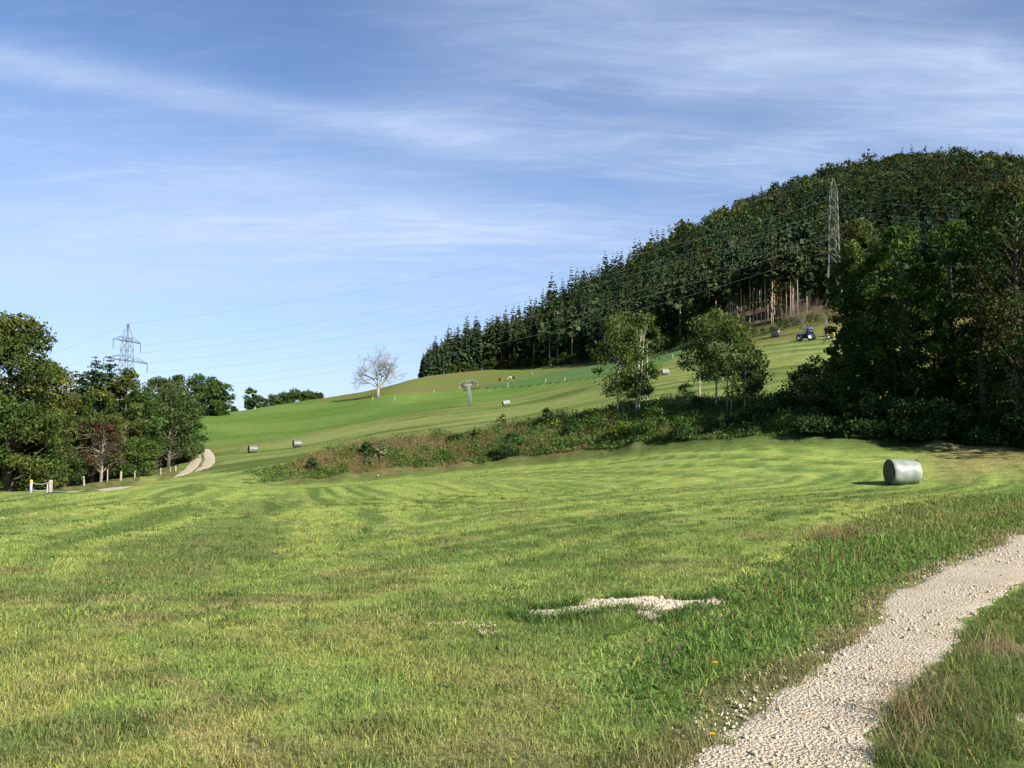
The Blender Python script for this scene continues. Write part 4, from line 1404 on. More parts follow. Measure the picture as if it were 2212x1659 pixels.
# saplings and bushes growing in the bank weeds
GK = 'bushes in the bank weeds'
for name, u, v, vt, c, lab, col, kw in (
        ('bank_bush', 793, 1000, 958, 17, 'dark green round bush near the left end of the bank', ((0.022, 0.06, 0.02),), {}),
        ('bank_bush', 822, 998, 955, 18, 'bush with pale whitish leaf tips beside the dark round one', ((0.09, 0.13, 0.04), (0.16, 0.18, 0.09)), {}),
        ('bank_bush', 676, 1022, 992, 11, 'small green bush at the dry tip of the bank', ((0.04, 0.08, 0.02),), {}),
        ('sapling', 1083, 935, 893, 14, 'feathery sapling above the middle of the bank', YG, dict(n=500)),
        ('sapling', 1180, 922, 884, 13, 'leafy sapling on the bank, left of the pale birch', YG, dict(n=700)),
        ('sapling', 1203, 935, 905, 10, 'small bright yellow green sapling on the bank', ((0.16, 0.18, 0.03),), dict(n=350)),
        ('bank_bush', 984, 970, 935, 17, 'green bush low in the middle of the bank', ((0.03, 0.075, 0.02),), {}),
        ('bank_bush', 1030, 962, 930, 16, 'round green bush below the feathery sapling', ((0.04, 0.085, 0.02),), {}),
        ('bank_bush', 1104, 985, 938, 22, 'largest dark bush on the bank face', ((0.024, 0.06, 0.02),), {}),
        ('bank_bush', 1232, 950, 908, 20, 'dense dark bush left of the birch foot', ((0.026, 0.065, 0.02),), {}),
        ('bank_bush', 1290, 945, 905, 20, 'green bush at the foot of the pale birch', ((0.045, 0.095, 0.02),), {}),
        ('bank_bush', 1345, 950, 912, 24, 'bush with mixed yellow leaves below the birches', ((0.05, 0.10, 0.02), (0.10, 0.13, 0.02)), {}),
        ('bank_bush', 1415, 940, 885, 28, 'broad leafy bush right below the several stemmed birch', ((0.04, 0.085, 0.02), (0.06, 0.11, 0.02)), {}),
        ('bank_bush', 1470, 950, 905, 26, 'leafy bush below the small dark leaved tree', ((0.035, 0.075, 0.02),), {}),
        ('bank_bush', 1505, 905, 862, 20, 'bluish green bush by the small dark tree foot', ((0.03, 0.08, 0.035),), {}),
        ('bank_bush', 1560, 935, 900, 26, 'shaded bush in front of the tallest young tree', DEEP, {}),
        ('bank_bush', 1480, 870, 828, 16, 'dark bush standing just behind the small dark tree', DEEP, {})):
    x, y = hit(u, v, 40)
    r = math.hypot(x, y)
    a = dict(cb=0.03, clumps=26, n=1100, ls=0.16, tr=0.04, spread=0.24, bark=(0.12, 0.10, 0.07))
    a.update(kw)
    h = max(0.6, height_for(x, y, vt))
    plant_tree(name, broadleaf(h, c / F * r, cols=col, **a), x, y, lab, 'bush', GK)

# ------------------------------------------------------------------ hillside forest
SPR = ((0.027, 0.047, 0.023), (0.034, 0.053, 0.021), (0.023, 0.041, 0.022), (0.041, 0.056, 0.021))
TB = (0.24, 0.175, 0.12)
edge_spruce = [conifer(26, 3.7, cb=cb_, whorls=24, per=8, faces=3, col=SPR[k % 4], bark=TB, tr=0.30, ragged=0.35) for k, cb_ in enumerate((0.36, 0.44, 0.32, 0.46, 0.40, 0.34))]
full_spruce = [conifer(24, 4.0, cb=0.05, whorls=26, per=8, faces=3, col=SPR[(k + 1) % 4], bark=(0.10, 0.075, 0.05), tr=0.28, ragged=0.32) for k in range(4)]
HB = (((0.042, 0.062, 0.021),), ((0.033, 0.053, 0.020),), ((0.058, 0.076, 0.022),), ((0.052, 0.056, 0.024),), ((0.028, 0.044, 0.018),), ((0.050, 0.060, 0.022),), ((0.038, 0.048, 0.021),))
hill_broad = [broadleaf(20, 5.2, cb=0.12, clumps=36, n=1500, ls=0.85, cols=c, spread=0.2, m=0.5, tr=0.3, yel=0.01) for c in HB]
far_spruce = [conifer(25, 3.5, cb=0.05, whorls=19, per=6, faces=2, col=SPR[k], bark=(0.08, 0.06, 0.04), tr=0.25, ragged=0.3) for k in range(4)]
far_broad = [broadleaf(19, 6.0, cb=0.05, clumps=30, n=760, ls=1.2, cols=c, spread=0.24, m=0.5, tr=0.25, yel=0.0) for c in HB]
autumn = broadleaf(18, 5.0, cb=0.1, clumps=30, n=800, ls=1.15, cols=((0.105, 0.062, 0.020), (0.085, 0.060, 0.02)), spread=0.2, m=0.5, tr=0.25)
lime = broadleaf(22, 4.2, cb=0.35, clumps=30, n=800, ls=1.0, cols=((0.075, 0.115, 0.020), (0.06, 0.10, 0.02)), spread=0.2, m=0.5, tr=0.25, bark=TB)


def meshes(wc, nm, cmat):
    return wc[0].mesh(nm + '_trunk', M_BARK), wc[1].mesh(nm + '_crown', cmat)


mE = [meshes(w, 'edge_spruce', M_NEEDLE) for w in edge_spruce]
mF = [meshes(w, 'full_spruce', M_NEEDLE) for w in full_spruce]
mB_ = [meshes(w, 'hill_beech', M_LEAF) for w in hill_broad]
mP = [meshes(conifer(25, 2.8, cb=c_, whorls=17, per=7, faces=3, col=SPR[3 - k], bark=(0.32, 0.26, 0.195), tr=0.17, ragged=0.35), 'bare_conifer', M_NEEDLE) for k, c_ in enumerate((0.55, 0.6, 0.5, 0.64))]
mA, mL = meshes(autumn, 'autumn_beech', M_LEAF), meshes(lime, 'pale_larch', M_LEAF)


def put_tree(name, ms, x, y, s, label, group, sz=1.0):
    root = empty(name, (x, y, float(H(x, y))), rng.uniform(0, 6.283), label=label, cat='tree', group=group)
    root.scale = (s, s, s * sz)
    for nm, me in zip(('trunk', 'crown'), ms):
        o = bpy.data.objects.new(nm, me)
        COL.objects.link(o)
        o.parent = root
    return root


sp = 7.0
gx, gy = np.meshgrid(np.arange(-110, 640, sp), np.arange(230, 960, sp), indexing='ij')
gx = (gx + rng.uniform(-0.42, 0.42, gx.shape) * sp).ravel()
gy = (gy + rng.uniform(-0.42, 0.42, gy.shape) * sp).ravel()
az, r = np.arctan2(gx, gy), np.hypot(gx, gy)
fe = ctrl_r(6, az) + (fbm(gx * 0.03, gy * 0.03, 2, 101) - 0.5) * 14
rd = ctrl_r(7, az)
_ea = rng.uniform(az_of(908), az_of(1110), 95)
_er = np.interp(_ea, FA, PR[6]) + rng.uniform(0, 16, 95)
gx, gy = np.concatenate([gx, np.sin(_ea) * _er]), np.concatenate([gy, np.cos(_ea) * _er])
az, r = np.arctan2(gx, gy), np.hypot(gx, gy)
fe = ctrl_r(6, az) + (fbm(gx * 0.03, gy * 0.03, 2, 101) - 0.5) * 10
rd = ctrl_r(7, az)
ok = (r > fe - 1) & (r < np.maximum(rd + 35, fe + 60)) & (az > az_of(908)) & (az < az_of(2560))
gx, gy, az, r, fe, rd = [q[ok] for q in (gx, gy, az, r, fe, rd)]
dep = r - fe
broadp = sstep(r + (az - az_of(1500)) * 500, 480, 680) * 0.74 * sstep(az, az_of(1200), az_of(1550))
broadp = np.maximum(broadp, 0.95 * sstep(r, rd - 150, rd - 50) * sstep(az, az_of(1320), az_of(1480)))
broadp = np.maximum(broadp, 0.10)
isb = rng.random(len(gx)) < broadp
# ragged spruce stand on the lower left, the trees on the left end of the edge shorter
hs = np.clip(rng.normal(0.95, 0.17, len(gx)), 0.55, 1.35) * np.interp(az, [az_of(905), az_of(960), az_of(1060), az_of(1300)], [0.50, 0.88, 1.0, 1.0])
vis = az < az_of(1960)
sidx = np.where(~isb & vis)[0]
sidx = sidx[np.argsort(dep[sidx] + r[sidx] * 0.02)][:300]
bidx = np.where(isb & vis)[0]
bidx = bidx[np.argsort(dep[bidx] + r[bidx] * 0.02)][:110]
solo = np.zeros(len(gx), bool)
solo[sidx] = True
solo[bidx] = True
for k in sidx:
    front = dep[k] < np.interp(az[k], [az_of(1500), az_of(1600)], [8, 16])
    if az_of(1560) < az[k] < az_of(1745) and dep[k] < 60:
        put_tree('forest_pine', mP[rng.integers(4)], gx[k], gy[k], hs[k], 'tall forest edge conifer with a long bare pale trunk above the shed', 'bare trunked conifers above the shed')
    elif front and az[k] > az_of(1060):
        put_tree('forest_spruce', mE[rng.integers(6)], gx[k], gy[k], hs[k], 'dark spruce of the forest edge with a bare lower trunk', 'spruces of the hillside forest')
    else:
        put_tree('forest_spruce', mF[rng.integers(4)], gx[k], gy[k], hs[k], 'dark pointed spruce in the lower rows of the hillside forest', 'spruces inside the hillside forest')
for u in (1578, 1588, 1594, 1603, 1611, 1622, 1630, 1637, 1648, 1655, 1666, 1674, 1683, 1690, 1698, 1708, 1716, 1726):
    a = az_of(u + rng.uniform(-3, 3))
    rr = float(ctrl_r(6, a)) + rng.uniform(-5, 3)
    put_tree('forest_pine', mP[rng.integers(4)], math.sin(a) * rr, math.cos(a) * rr, rng.uniform(0.85, 1.1), 'tall forest edge conifer with a long bare pale trunk above the shed', 'bare trunked conifers above the shed')
for k in bidx:
    put_tree('forest_beech', mB_[rng.integers(7)], gx[k], gy[k], hs[k] * 0.9, 'rounded leafy tree among the spruces of the hillside forest', 'leafy trees of the hillside forest')

wood, crown = MB(), MB()
for fam, sel in ((far_spruce, ~isb & ~solo), (far_broad, isb & ~solo)):
    pick = rng.integers(0, len(fam), len(gx))
    for q, (w, c) in enumerate(fam):
        ids = np.where(sel & (pick == q))[0]
        if not len(ids):
            continue
        a = rng.uniform(0, 6.283, len(ids))
        s = hs[ids] * rng.uniform(0.85, 1.15, len(ids))
        Rm = np.zeros((len(ids), 3, 3))
        Rm[:, 0, 0], Rm[:, 0, 1], Rm[:, 1, 0], Rm[:, 1, 1], Rm[:, 2, 2] = np.cos(a), -np.sin(a), np.sin(a), np.cos(a), 1
        B = np.stack([gx[ids], gy[ids], H(gx[ids], gy[ids])], -1)
        V, Cc = np.concatenate(c.V), np.concatenate(c.C)
        big_ = fbm(B[:, 0] * 0.018, B[:, 1] * 0.018, 3, 111) - 0.5
        hue_ = fbm(B[:, 0] * 0.03 + 9, B[:, 1] * 0.03, 3, 113) - 0.5
        tint = np.exp(rng.normal(0, 0.2, len(ids)) + big_ * 1.3)[:, None, None] * (1 + hue_[:, None, None] * np.array([0.55, 0.1, -0.3])) * (1 + rng.normal(0, 0.05, (len(ids), 1, 3)))
        VV = np.einsum('nij,kj->nki', Rm, V) * s[:, None, None] + B[:, None]
        QQ = (np.concatenate(c.Q)[None] + (np.arange(len(ids)) * len(V))[:, None, None]).reshape(-1, 4)
        crown.add(VV.reshape(-1, 3), QQ, None, np.clip(Cc[None] * tint, 0.003, 0.5).reshape(-1, 3))
tag(crown.build('forest', M_LEAF), 'dense mixed forest covering the hill up to its ridge', 'forest', kind='stuff')
for u, r_, ms, s, lab in ((1920, 560, mA, 1.1, 'orange brown autumn tree in the middle of the hill, right of the pylon'),
                          (1686, 300, mA, 0.8, 'thin yellow orange topped tree above the bare trunks'),
                          (1610, 296, mL, 1.0, 'light green tall tree over pale bare trunks at the forest edge'),
                          (1585, 600, mL, 0.9, 'yellowish light green crown high on the hill left of the pylon'),
                          (1150, 452, mL, 0.85, 'small light green tree in the left part of the forest edge'),
                          (1345, 372, mL, 0.85, 'light green tree in the spruces above the pale birch')):
    x, y = at(u, r_)
    put_tree('accent_tree', ms, x, y, s, lab, 'light or orange trees in the forest')
# lone spruces standing above the skyline
for u, vt, r_ in ((1647, 398, 776), (1466, 478, 702), (1170, 620, 560), (1310, 560, 640), (1240, 590, 610), (1060, 676, 500), (965, 722, 452)):
    x, y = at(u, r_)
    hh = max(8, height_for(x, y, vt))
    put_tree('skyline_spruce', mF[rng.integers(4)], x, y, hh / 24, 'pointed spruce sticking out above the forest skyline', 'spruces standing out on the skyline')

# bushes along the forest edge
GE = 'bushes along the forest edge'
bush_m = [meshes(broadleaf(4.5, 3.0, cb=0.02, clumps=26, n=700, ls=0.55, cols=c, spread=0.22, tr=0.1, m=0.4), 'edge_bush', M_LEAF) for c in (GREEN, OLIVE, MAPLE, BRONZE)]
for u in list(range(960, 1480, 22)):
    a = az_of(u + rng.uniform(-8, 8))
    rr = float(ctrl_r(6, a)) - rng.uniform(0.5, 5)
    k = int(rng.choice(4, p=(0.45, 0.2, 0.25, 0.1)))
    put_tree('edge_bush', bush_m[k], math.sin(a) * rr, math.cos(a) * rr, rng.uniform(0.6, 1.25),
             'olive or green bush in the row along the forest edge', GE, rng.uniform(0.8, 1.3))
for u in range(1630, 1780, 20):
    x, y = at(u, 262 + rng.uniform(-8, 8))
    put_tree('scrub_bush', bush_m[int(rng.choice(4))], x, y, rng.uniform(0.35, 0.6), 'low scrub bush on the rough slope above the small shed', 'scrub above the shed')

# ------------------------------------------------------------------ hay bales
def bale(u, v, diam, length, yaw, label, tilt=0.0, shade=1.0):
    x, y = hit(u, v, 30 if v > 1000 else 84)
    z = float(H(x, y))
    R = diam / 2
    root = empty('hay_bale', (x, y, z - 0.03), R_(yaw), label=label, cat='hay bale', group='wrapped round bales on the meadow')
    root.rotation_euler[1] = R_(tilt)
    L = length / 2
    prof = [(R * 0.93, -L), (R * 0.975, -L + 0.035), (R * 0.99, -L + 0.10)]
    prof += [(R * (1.0 + 0.012 * math.sin(k * 1.7)), -L + 0.10 + (length - 0.2) * k / 10) for k in range(1, 10)]
    prof += [(R * 0.99, L - 0.10), (R * 0.975, L - 0.035), (R * 0.93, L)]
    th = np.arange(40) * 2 * math.pi / 40
    m = MB()
    m.lathe(prof, 40, 'X', (0, 0, R), np.array([0.20, 0.225, 0.195]) * shade)
    V = m.V[0]
    V += (fbm(V[:, 0] * 3 + u, V[:, 1] * 3 + V[:, 2] * 4, 3, 7)[:, None] - 0.5) * 0.06
    sag = sstep(V[:, 2], R, 0)
    V[:, 1] *= 1 + 0.05 * sag
    V[:, 2] = V[:, 2] * (1 - 0.04 * (V[:, 2] > R))
    V[:, 2] = np.maximum(V[:, 2], 0.035)
    m.build('wrapping', M_WRAP, root, True)
    for s in (-1, 1):
        e = MB()
        pr = [(R * 0.93, 0.0), (R * 0.80, 0.025), (R * 0.5, 0.04), (R * 0.2, 0.035), (0.001, 0.03)]
        e.lathe([(a, s * (L + b)) for a, b in pr], 40, 'X', (0, 0, R), np.array([0.11, 0.10, 0.065]) * shade)  # end faces coloured dark to stand for the shade on them
        e.build('end_face', M_BALE_END, root, True)
    return root


M_WRAP = attr_mat('bale_wrap', 0.42, spec=0.35, bump=(9, 0.35, 0.03), noise=(3.0, 0.72, 1.12))
M_BALE_END = attr_mat('shaded_hay', 0.95, spec=0.0, bump=(30, 0.9, 0.03), noise=(14, 0.5, 1.4))
bale(1950, 1046, 1.22, 1.30, 4, 'big pale green wrapped round bale on the near right meadow')
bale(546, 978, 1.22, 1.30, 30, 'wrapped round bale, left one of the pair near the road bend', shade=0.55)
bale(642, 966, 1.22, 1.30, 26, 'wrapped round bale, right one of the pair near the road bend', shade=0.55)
bale(1094, 876, 1.2, 1.5, 14, 'tilted wrapped bale on the slope right of the ski lift mast', tilt=-9)
bale(1437, 810, 1.2, 1.25, 2, 'wrapped round bale right of the birches on the upper meadow')
bale(1547, 822, 1.25, 1.4, 2, 'wrapped round bale half hidden behind the tallest young tree')


# ------------------------------------------------------------------ fence posts
def post(u, v, h, w, label, lean=(0, 0), col=(0.34, 0.30, 0.25), group='fence posts along the left road', rmin=40, name='fence_post', dist=None):
    x, y = at(u, dist) if dist else hit(u, v, rmin)
    if h > 50:                                  # given as picture row of the top, width in picture units
        h, w = height_for(x, y, h), w / F * math.hypot(x, y)
    m = MB()
    t = np.linspace(0, 1, 6)
    P = np.stack([lean[0] * t * h + 0.01 * np.sin(t * 5), lean[1] * t * h, -0.15 + t * (h + 0.15)], -1)
    m.tube(P, np.array([1.05, 1.0, 1.0, 0.98, 0.97, 0.9]) * w / 2, 8, np.array(col))
    o = m.build(name, M_WOOD)
    o.location = (x, y, float(H(x, y)))
    o.rotation_euler[2] = rng.uniform(0, 0.4)
    return tag(o, label, 'post', group)


def zp(zx, zy):
    return z1(zx, zy)


for zx, zy, zt, w, lab, ln in ((742, 1518, 1430, 15, 'leaning thick post, first of the fence past the gate gap', (-0.10, 0)),
                               (945, 1482, 1372, 10, 'tallest thin upright post in the left fence', (0, 0)),
                               (1061, 1470, 1390, 18, 'thickest pale post of the left fence', (0.06, 0)),
                               (1186, 1447, 1380, 11, 'post right after the thickest pale one', (0, 0)),
                               (1274, 1431, 1380, 8, 'thin dark post before the middle of the fence', (0.02, 0)),
                               (1331, 1426, 1380, 13, 'short stout post in the middle of the fence', (0, 0)),
                               (1414, 1420, 1358, 11, 'tall stout post before the last two', (0.02, 0)),
                               (1501, 1398, 1350, 8, 'slim post next to the last one of the fence', (0, 0)),
                               (1547, 1388, 1342, 14, 'broad pale last post before the road bend', (0, 0))):
    post(*zp(zx, zy), zp(0, zt)[1], w * 0.2451, lab, ln, (0.27, 0.24, 0.19))
post(*zp(474, 1552), zp(0, 1465)[1], 8.0, 'wide weathered grey gate post at the left', (0.03, 0), (0.25, 0.23, 0.19), dist=76.5)
post(*zp(444, 1553), zp(0, 1500)[1], 2.0, 'thin white stake leaning on the wide gate post', (0.08, 0), (0.45, 0.43, 0.38), dist=76)

x, y = hit(*zp(272, 1577), 40)
mh = height_for(x, y, zp(0, 1462)[1]) / 1.35
root = empty('marker_post', (x, y, float(H(x, y))), 0.3, label='grey marker post with a yellow orange top at the left', cat='marker')
mb = MB()
mb.box((0, 0, 0.45), (0.22, 0.16, 1.2), (0.30, 0.33, 0.37), bev=0.01)
mb.build('post', M_PAINT, root)
mb = MB()
mb.box((0, 0, 1.16), (0.24, 0.18, 0.22), (0.75, 0.42, 0.03), bev=0.01)
mb.box((0, 0, 1.31), (0.20, 0.15, 0.07), (0.75, 0.42, 0.03), taper=(0.6, 0.6))
mb.build('cap', M_PAINT, root)
root.scale = (mh,) * 3
mx, my = x, y
gx2, gy2 = at(zp(474, 0)[0], 76.5)
mb = MB()
for za, zb, s in ((0.75, 0.85, 0.15), (0.22, 0.3, 0.1)):
    t = np.linspace(0, 1, 10)
    px, py = mx + (gx2 - mx) * t, my + (gy2 - my) * t
    zz = (float(H(mx, my)) + za) * (1 - t) + (float(H(gx2, gy2)) + zb) * t - s * 4 * t * (1 - t)
    mb.tube(np.stack([px, py, zz], -1), 0.016, 5, (0.50, 0.49, 0.46))
tag(mb.build('fence_tape', M_PAINT), 'sagging white tape between marker post and wide gate post', 'fence tape')

# white stakes on the slope
for u, v, lab in ((770, 862, 'white stake left below the bare tree'), (805, 865, 'white stake just below the bare tree trunk'), (853, 864, 'white stake right of the bare tree'),
                  (937, 849, 'white stake halfway between bare tree and ski lift mast'), (993, 841, 'white stake left of the ski lift mast head'), (1097, 835, 'thin white stake below the brown cow'),
                  (1150, 810, 'white stake above the dark crop, left part'), (1179, 826, 'white stake on the lower crop border left of the birches'), (1220, 823, 'white stake on the lower crop border nearest the birches'),
                  (1453, 774, 'white stake in the green patch right of the birches'), (551, 885, 'white stake on the slope crest below the far trees')):
    post(u, v, 1.15, 0.22, lab, col=(0.34, 0.325, 0.28), group='white stakes on the green slope', rmin=88, name='pasture_stake')
for u in (958, 993, 1040, 1085, 1130, 1190, 1240, 1275):
    a = az_of(u)
    rr = float(ctrl_r(6, a)) - 6
    x, y = math.sin(a) * rr, math.cos(a) * rr
    m = MB()
    m.tube([(0, 0, -0.1), (0, 0, 1.2)], 0.11, 7, (0.30, 0.26, 0.20))
    o = m.build('forest_post', M_WOOD)
    o.location = (x, y, float(H(x, y)))
    tag(o, 'grey wooden post in the fence along the forest edge', 'post', 'posts along the forest edge')


# ------------------------------------------------------------------ pylons and power lines
def pylon(x, y, ztop, arm_ang, label, base_hw, arms, rb=0.085):
    z0 = float(H(x, y))
    hgt = ztop - z0
    root = empty('power_pylon', (x, y, z0), arm_ang, label=label, cat='pylon', group='lattice power pylons')
    peak = 4.2
    zs = [-0.5, hgt * 0.16, hgt * 0.32, hgt * 0.46]
    a1 = hgt - arms[2][0]
    zz = hgt * 0.46
    k = 0
    stops = sorted([hgt - a[0] for a in arms])
    body = zs[:]
    for s in stops:
        n = max(1, round((s - body[-1]) / 2.1))
        for i in range(1, n + 1):
            body.append(body[-1] + (s - body[-1]) / (n - i + 1))
    body.append(hgt - peak + 0.9)
    hw = lambda z: np.interp(z, [-0.5, hgt * 0.5, hgt - peak + 0.9, hgt], [base_hw, base_hw * 0.50, 0.78, 0.06])
    col = (0.075, 0.090, 0.070)
    legs, brace = MB(), MB()
    cs = ((1, 1), (-1, 1), (-1, -1), (1, -1))
    body.append(hgt)
    for zA, zB in zip(body[:-1], body[1:]):
        A, B = float(hw(zA)), float(hw(zB))
        for i in range(4):
            c, d = cs[i], cs[(i + 1) % 4]
            legs.bar((c[0] * A, c[1] * A, zA), (c[0] * B, c[1] * B, zB), rb, 4, col)
            brace.bar((c[0] * A, c[1] * A, zA), (d[0] * B, d[1] * B, zB), rb * 0.6, 3, col)
            brace.bar((d[0] * A, d[1] * A, zA), (c[0] * B, c[1] * B, zB), rb * 0.6, 3, col)
            brace.bar((c[0] * B, c[1] * B, zB), (d[0] * B, d[1] * B, zB), rb * 0.55, 3, col)
    legs.build('legs', M_STEEL, root)
    brace.build('bracing', M_STEEL, root)
    tips = [(0, 0, hgt)]
    for dz, half in arms:
        z = hgt - dz
        w = float(hw(z))
        m = MB()
        for s in (-1, 1):
            for q in (-1, 1):
                m.bar((s * w, q * w, z), (s * half, 0, z - 0.05), rb * 0.8, 4, col)
                m.bar((s * w, q * w, z + 1.15), (s * half, 0, z), rb * 0.7, 4, col)
            for f in (0.3, 0.6):
                xx, ww = s * (w + (half - w) * f), w * (1 - f)
                m.bar((xx, -ww, z), (xx, ww, z), rb * 0.5, 3, col)
                m.bar((xx, ww, z), (xx, ww, z + 1.15 * (1 - f)), rb * 0.5, 3, col)
                m.bar((xx, -ww, z), (xx, -ww, z + 1.15 * (1 - f)), rb * 0.5, 3, col)
        m.bar((-w, w, z), (w, w, z), rb * 0.7, 4, col)
        m.bar((-w, -w, z), (w, -w, z), rb * 0.7, 4, col)
        m.bar((-w, w, z), (w, -w, z), rb * 0.5, 4, col)
        m.build('crossarm', M_STEEL, root)
        for s in (-1, 1):
            i_ = MB()
            pr = [(0.03, 0)]
            for q in range(11):
                pr += [(0.12, -0.25 - q * 0.16), (0.05, -0.33 - q * 0.16)]
            pr += [(0.06, -2.1)]
            i_.lathe(pr, 8, 'Z', (s * half, 0, z - 0.05), (0.10, 0.09, 0.085))
            i_.build('insulator', M_PAINT, root)
            tips.append((s * half, 0, z - 2.15))
    ca, sa = math.cos(arm_ang), math.sin(arm_ang)
    return [np.array([x + ca * a - sa * b, y + sa * a + ca * b, z0 + c]) for a, b, c in tips]


ARMS = ((4.0, 4.9), (8.4, 7.8), (12.8, 5.2))
px, py = at(268, 212)
tL = pylon(px, py, row_to_z(math.atan2(px, py), 699, 212), math.atan2(0.98, 0.19), 'lattice power pylon with spread arms rising behind the left wood', 2.6, ARMS, 0.062)
px, py = at(1806, 203)
tR = pylon(px, py, row_to_z(math.atan2(px, py), 384, 203), math.atan2(0.90, 0.43), 'green grey lattice pylon seen edge on before the forested hill', 2.2, ARMS)
# order of tips: peak, then for each arm -1 (near), +1 (far)
WN = ['earth wire on the pylon peaks', 'upper near conductor', 'upper far conductor', 'middle near conductor', 'middle far conductor', 'lower near conductor', 'lower far conductor']
x, y = at(2900, 175)
endR = np.array([x, y, row_to_z(math.atan2(x, y), 335, 175)]) - tR[0]
x, y = at(-420, 330)
endL = np.array([x, y, row_to_z(math.atan2(x, y), 858, 330)]) - tL[0]


def wire(a, b, sag, label, rad=0.015):
    t = np.linspace(0, 1, 40)
    P = a + (b - a) * t[:, None]
    P[:, 2] -= sag * 4 * t * (1 - t)
    m = MB()
    m.tube(P, rad, 5, (0.12, 0.125, 0.13))
    tag(m.build('power_line', M_STEEL), label, 'power line', 'wires of the power line')


for k in range(7):
    wire(tL[k], tR[k], 4.0 + 0.35 * k, WN[k] + ' spanning the sky between the two pylons')
    wire(tR[k], tR[k] + endR, 2.5, WN[k] + ' running right from the green grey pylon')
    wire(tL[k], tL[k] + endL, 5.0, WN[k] + ' running left from the left pylon')


# ------------------------------------------------------------------ ski lift masts
def lift(u, v, vtop, r, label, lean, yaw, rmin=90):
    x, y = at(u, r) if r else hit(u, v, rmin)
    z = float(H(x, y))
    h = height_for(x, y, vtop)
    root = empty('ski_lift_mast', (x, y, z), yaw, label=label, cat='ski lift mast', group='ski lift masts')
    root.rotation_euler = (0, lean, yaw)
    col = (0.20, 0.23, 0.235)
    m = MB()
    for a, b in ((1, 1), (-1, 1), (-1, -1), (1, -1)):
        m.bar((a * 0.34, b * 0.34, -0.4), (a * 0.22, b * 0.22, h * 0.93), 0.07, 4, col)
    n = 7
    for i in range(n):
        zA, zB = h * 0.93 * i / n, h * 0.93 * (i + 1) / n
        A, B = 0.34 - 0.12 * i / n, 0.34 - 0.12 * (i + 1) / n
        for a, b, c, d in ((1, 1, -1, 1), (-1, 1, -1, -1), (-1, -1, 1, -1), (1, -1, 1, 1)):
            m.bar((a * A, b * A, zA), (c * B, d * B, zB), 0.05, 3, col)
    m.build('mast', M_STEEL, root)
    m = MB()
    m.box((0, 0, h * 0.93 + 0.1), (2.7, 0.24, 0.22), col, bev=0.02)
    m.build('crossbeam', M_STEEL, root)
    for s in (-1, 1):
        m = MB()
        m.box((s * 1.25, 0, h * 0.93 + 0.42), (0.16, 1.5, 0.18), col, bev=0.02)
        for q in (-0.6, -0.2, 0.2, 0.6):
            m.lathe([(0.001, -0.05), (0.2, -0.05), (0.2, 0.05), (0.001, 0.05)], 12, 'X', (s * 1.25 + 0.14, q, h * 0.93 + 0.5), (0.05, 0.05, 0.05))
        m.build('sheaves', M_STEEL, root)
    m = MB()
    for yy in (-0.7, 0.7):
        m.bar((-1.7, yy, h * 0.93 + 1.15), (1.7, yy, h * 0.93 + 1.15), 0.04, 4, col)
        for xx in (-1.7, 0, 1.7):
            m.bar((xx, yy, h * 0.93 + 0.2), (xx, yy, h * 0.93 + 1.15), 0.035, 4, col)
    for xx in (-1.7, 1.7):
        m.bar((xx, -0.7, h * 0.93 + 1.15), (xx, 0.7, h * 0.93 + 1.15), 0.04, 4, col)
    m.build('railing', M_STEEL, root)


lift(1017, 877, 829, 0, 'grey ski lift mast with crossbeam on the open slope', -0.16, 0.5)
lift(1588, 735, 703, 285, 'small bluish ski lift mast in front of the pale trunks', -0.05, 0.6)

# ------------------------------------------------------------------ shed
x, y = hit(1677, 727, 120)
root = empty('shed', (x, y, float(H(x, y))), R_(-48), label='small grey wooden shed below the forest edge', cat='shed')
root.scale = (0.85,) * 3
mb = MB()
mb.box((0, 0, 1.05), (2.4, 2.3, 2.3), (0.16, 0.15, 0.14))
for k in range(10):
    for s in (-1, 1):
        mb.box((-1.08 + k * 0.24, s * 1.17, 1.05), (0.19, 0.04, 2.28), np.array([0.17, 0.16, 0.15]) * rng.uniform(0.8, 1.2))
        mb.box((s * 1.22, -1.04 + k * 0.23, 1.05), (0.04, 0.18, 2.28), np.array([0.17, 0.16, 0.15]) * rng.uniform(0.8, 1.2))
mb.build('walls', M_WOOD, root)
mb = MB()
mb.box((0, 0, 2.36), (3.1, 3.0, 0.14), (0.05, 0.05, 0.05), rot=Matrix.Rotation(R_(6), 3, 'Y'))
mb.build('roof', M_PAINT, root)
mb = MB()
mb.box((1.26, -0.25, 1.0), (0.05, 1.0, 1.9), (0.36, 0.22, 0.13))
mb.build('door', M_WOOD, root)


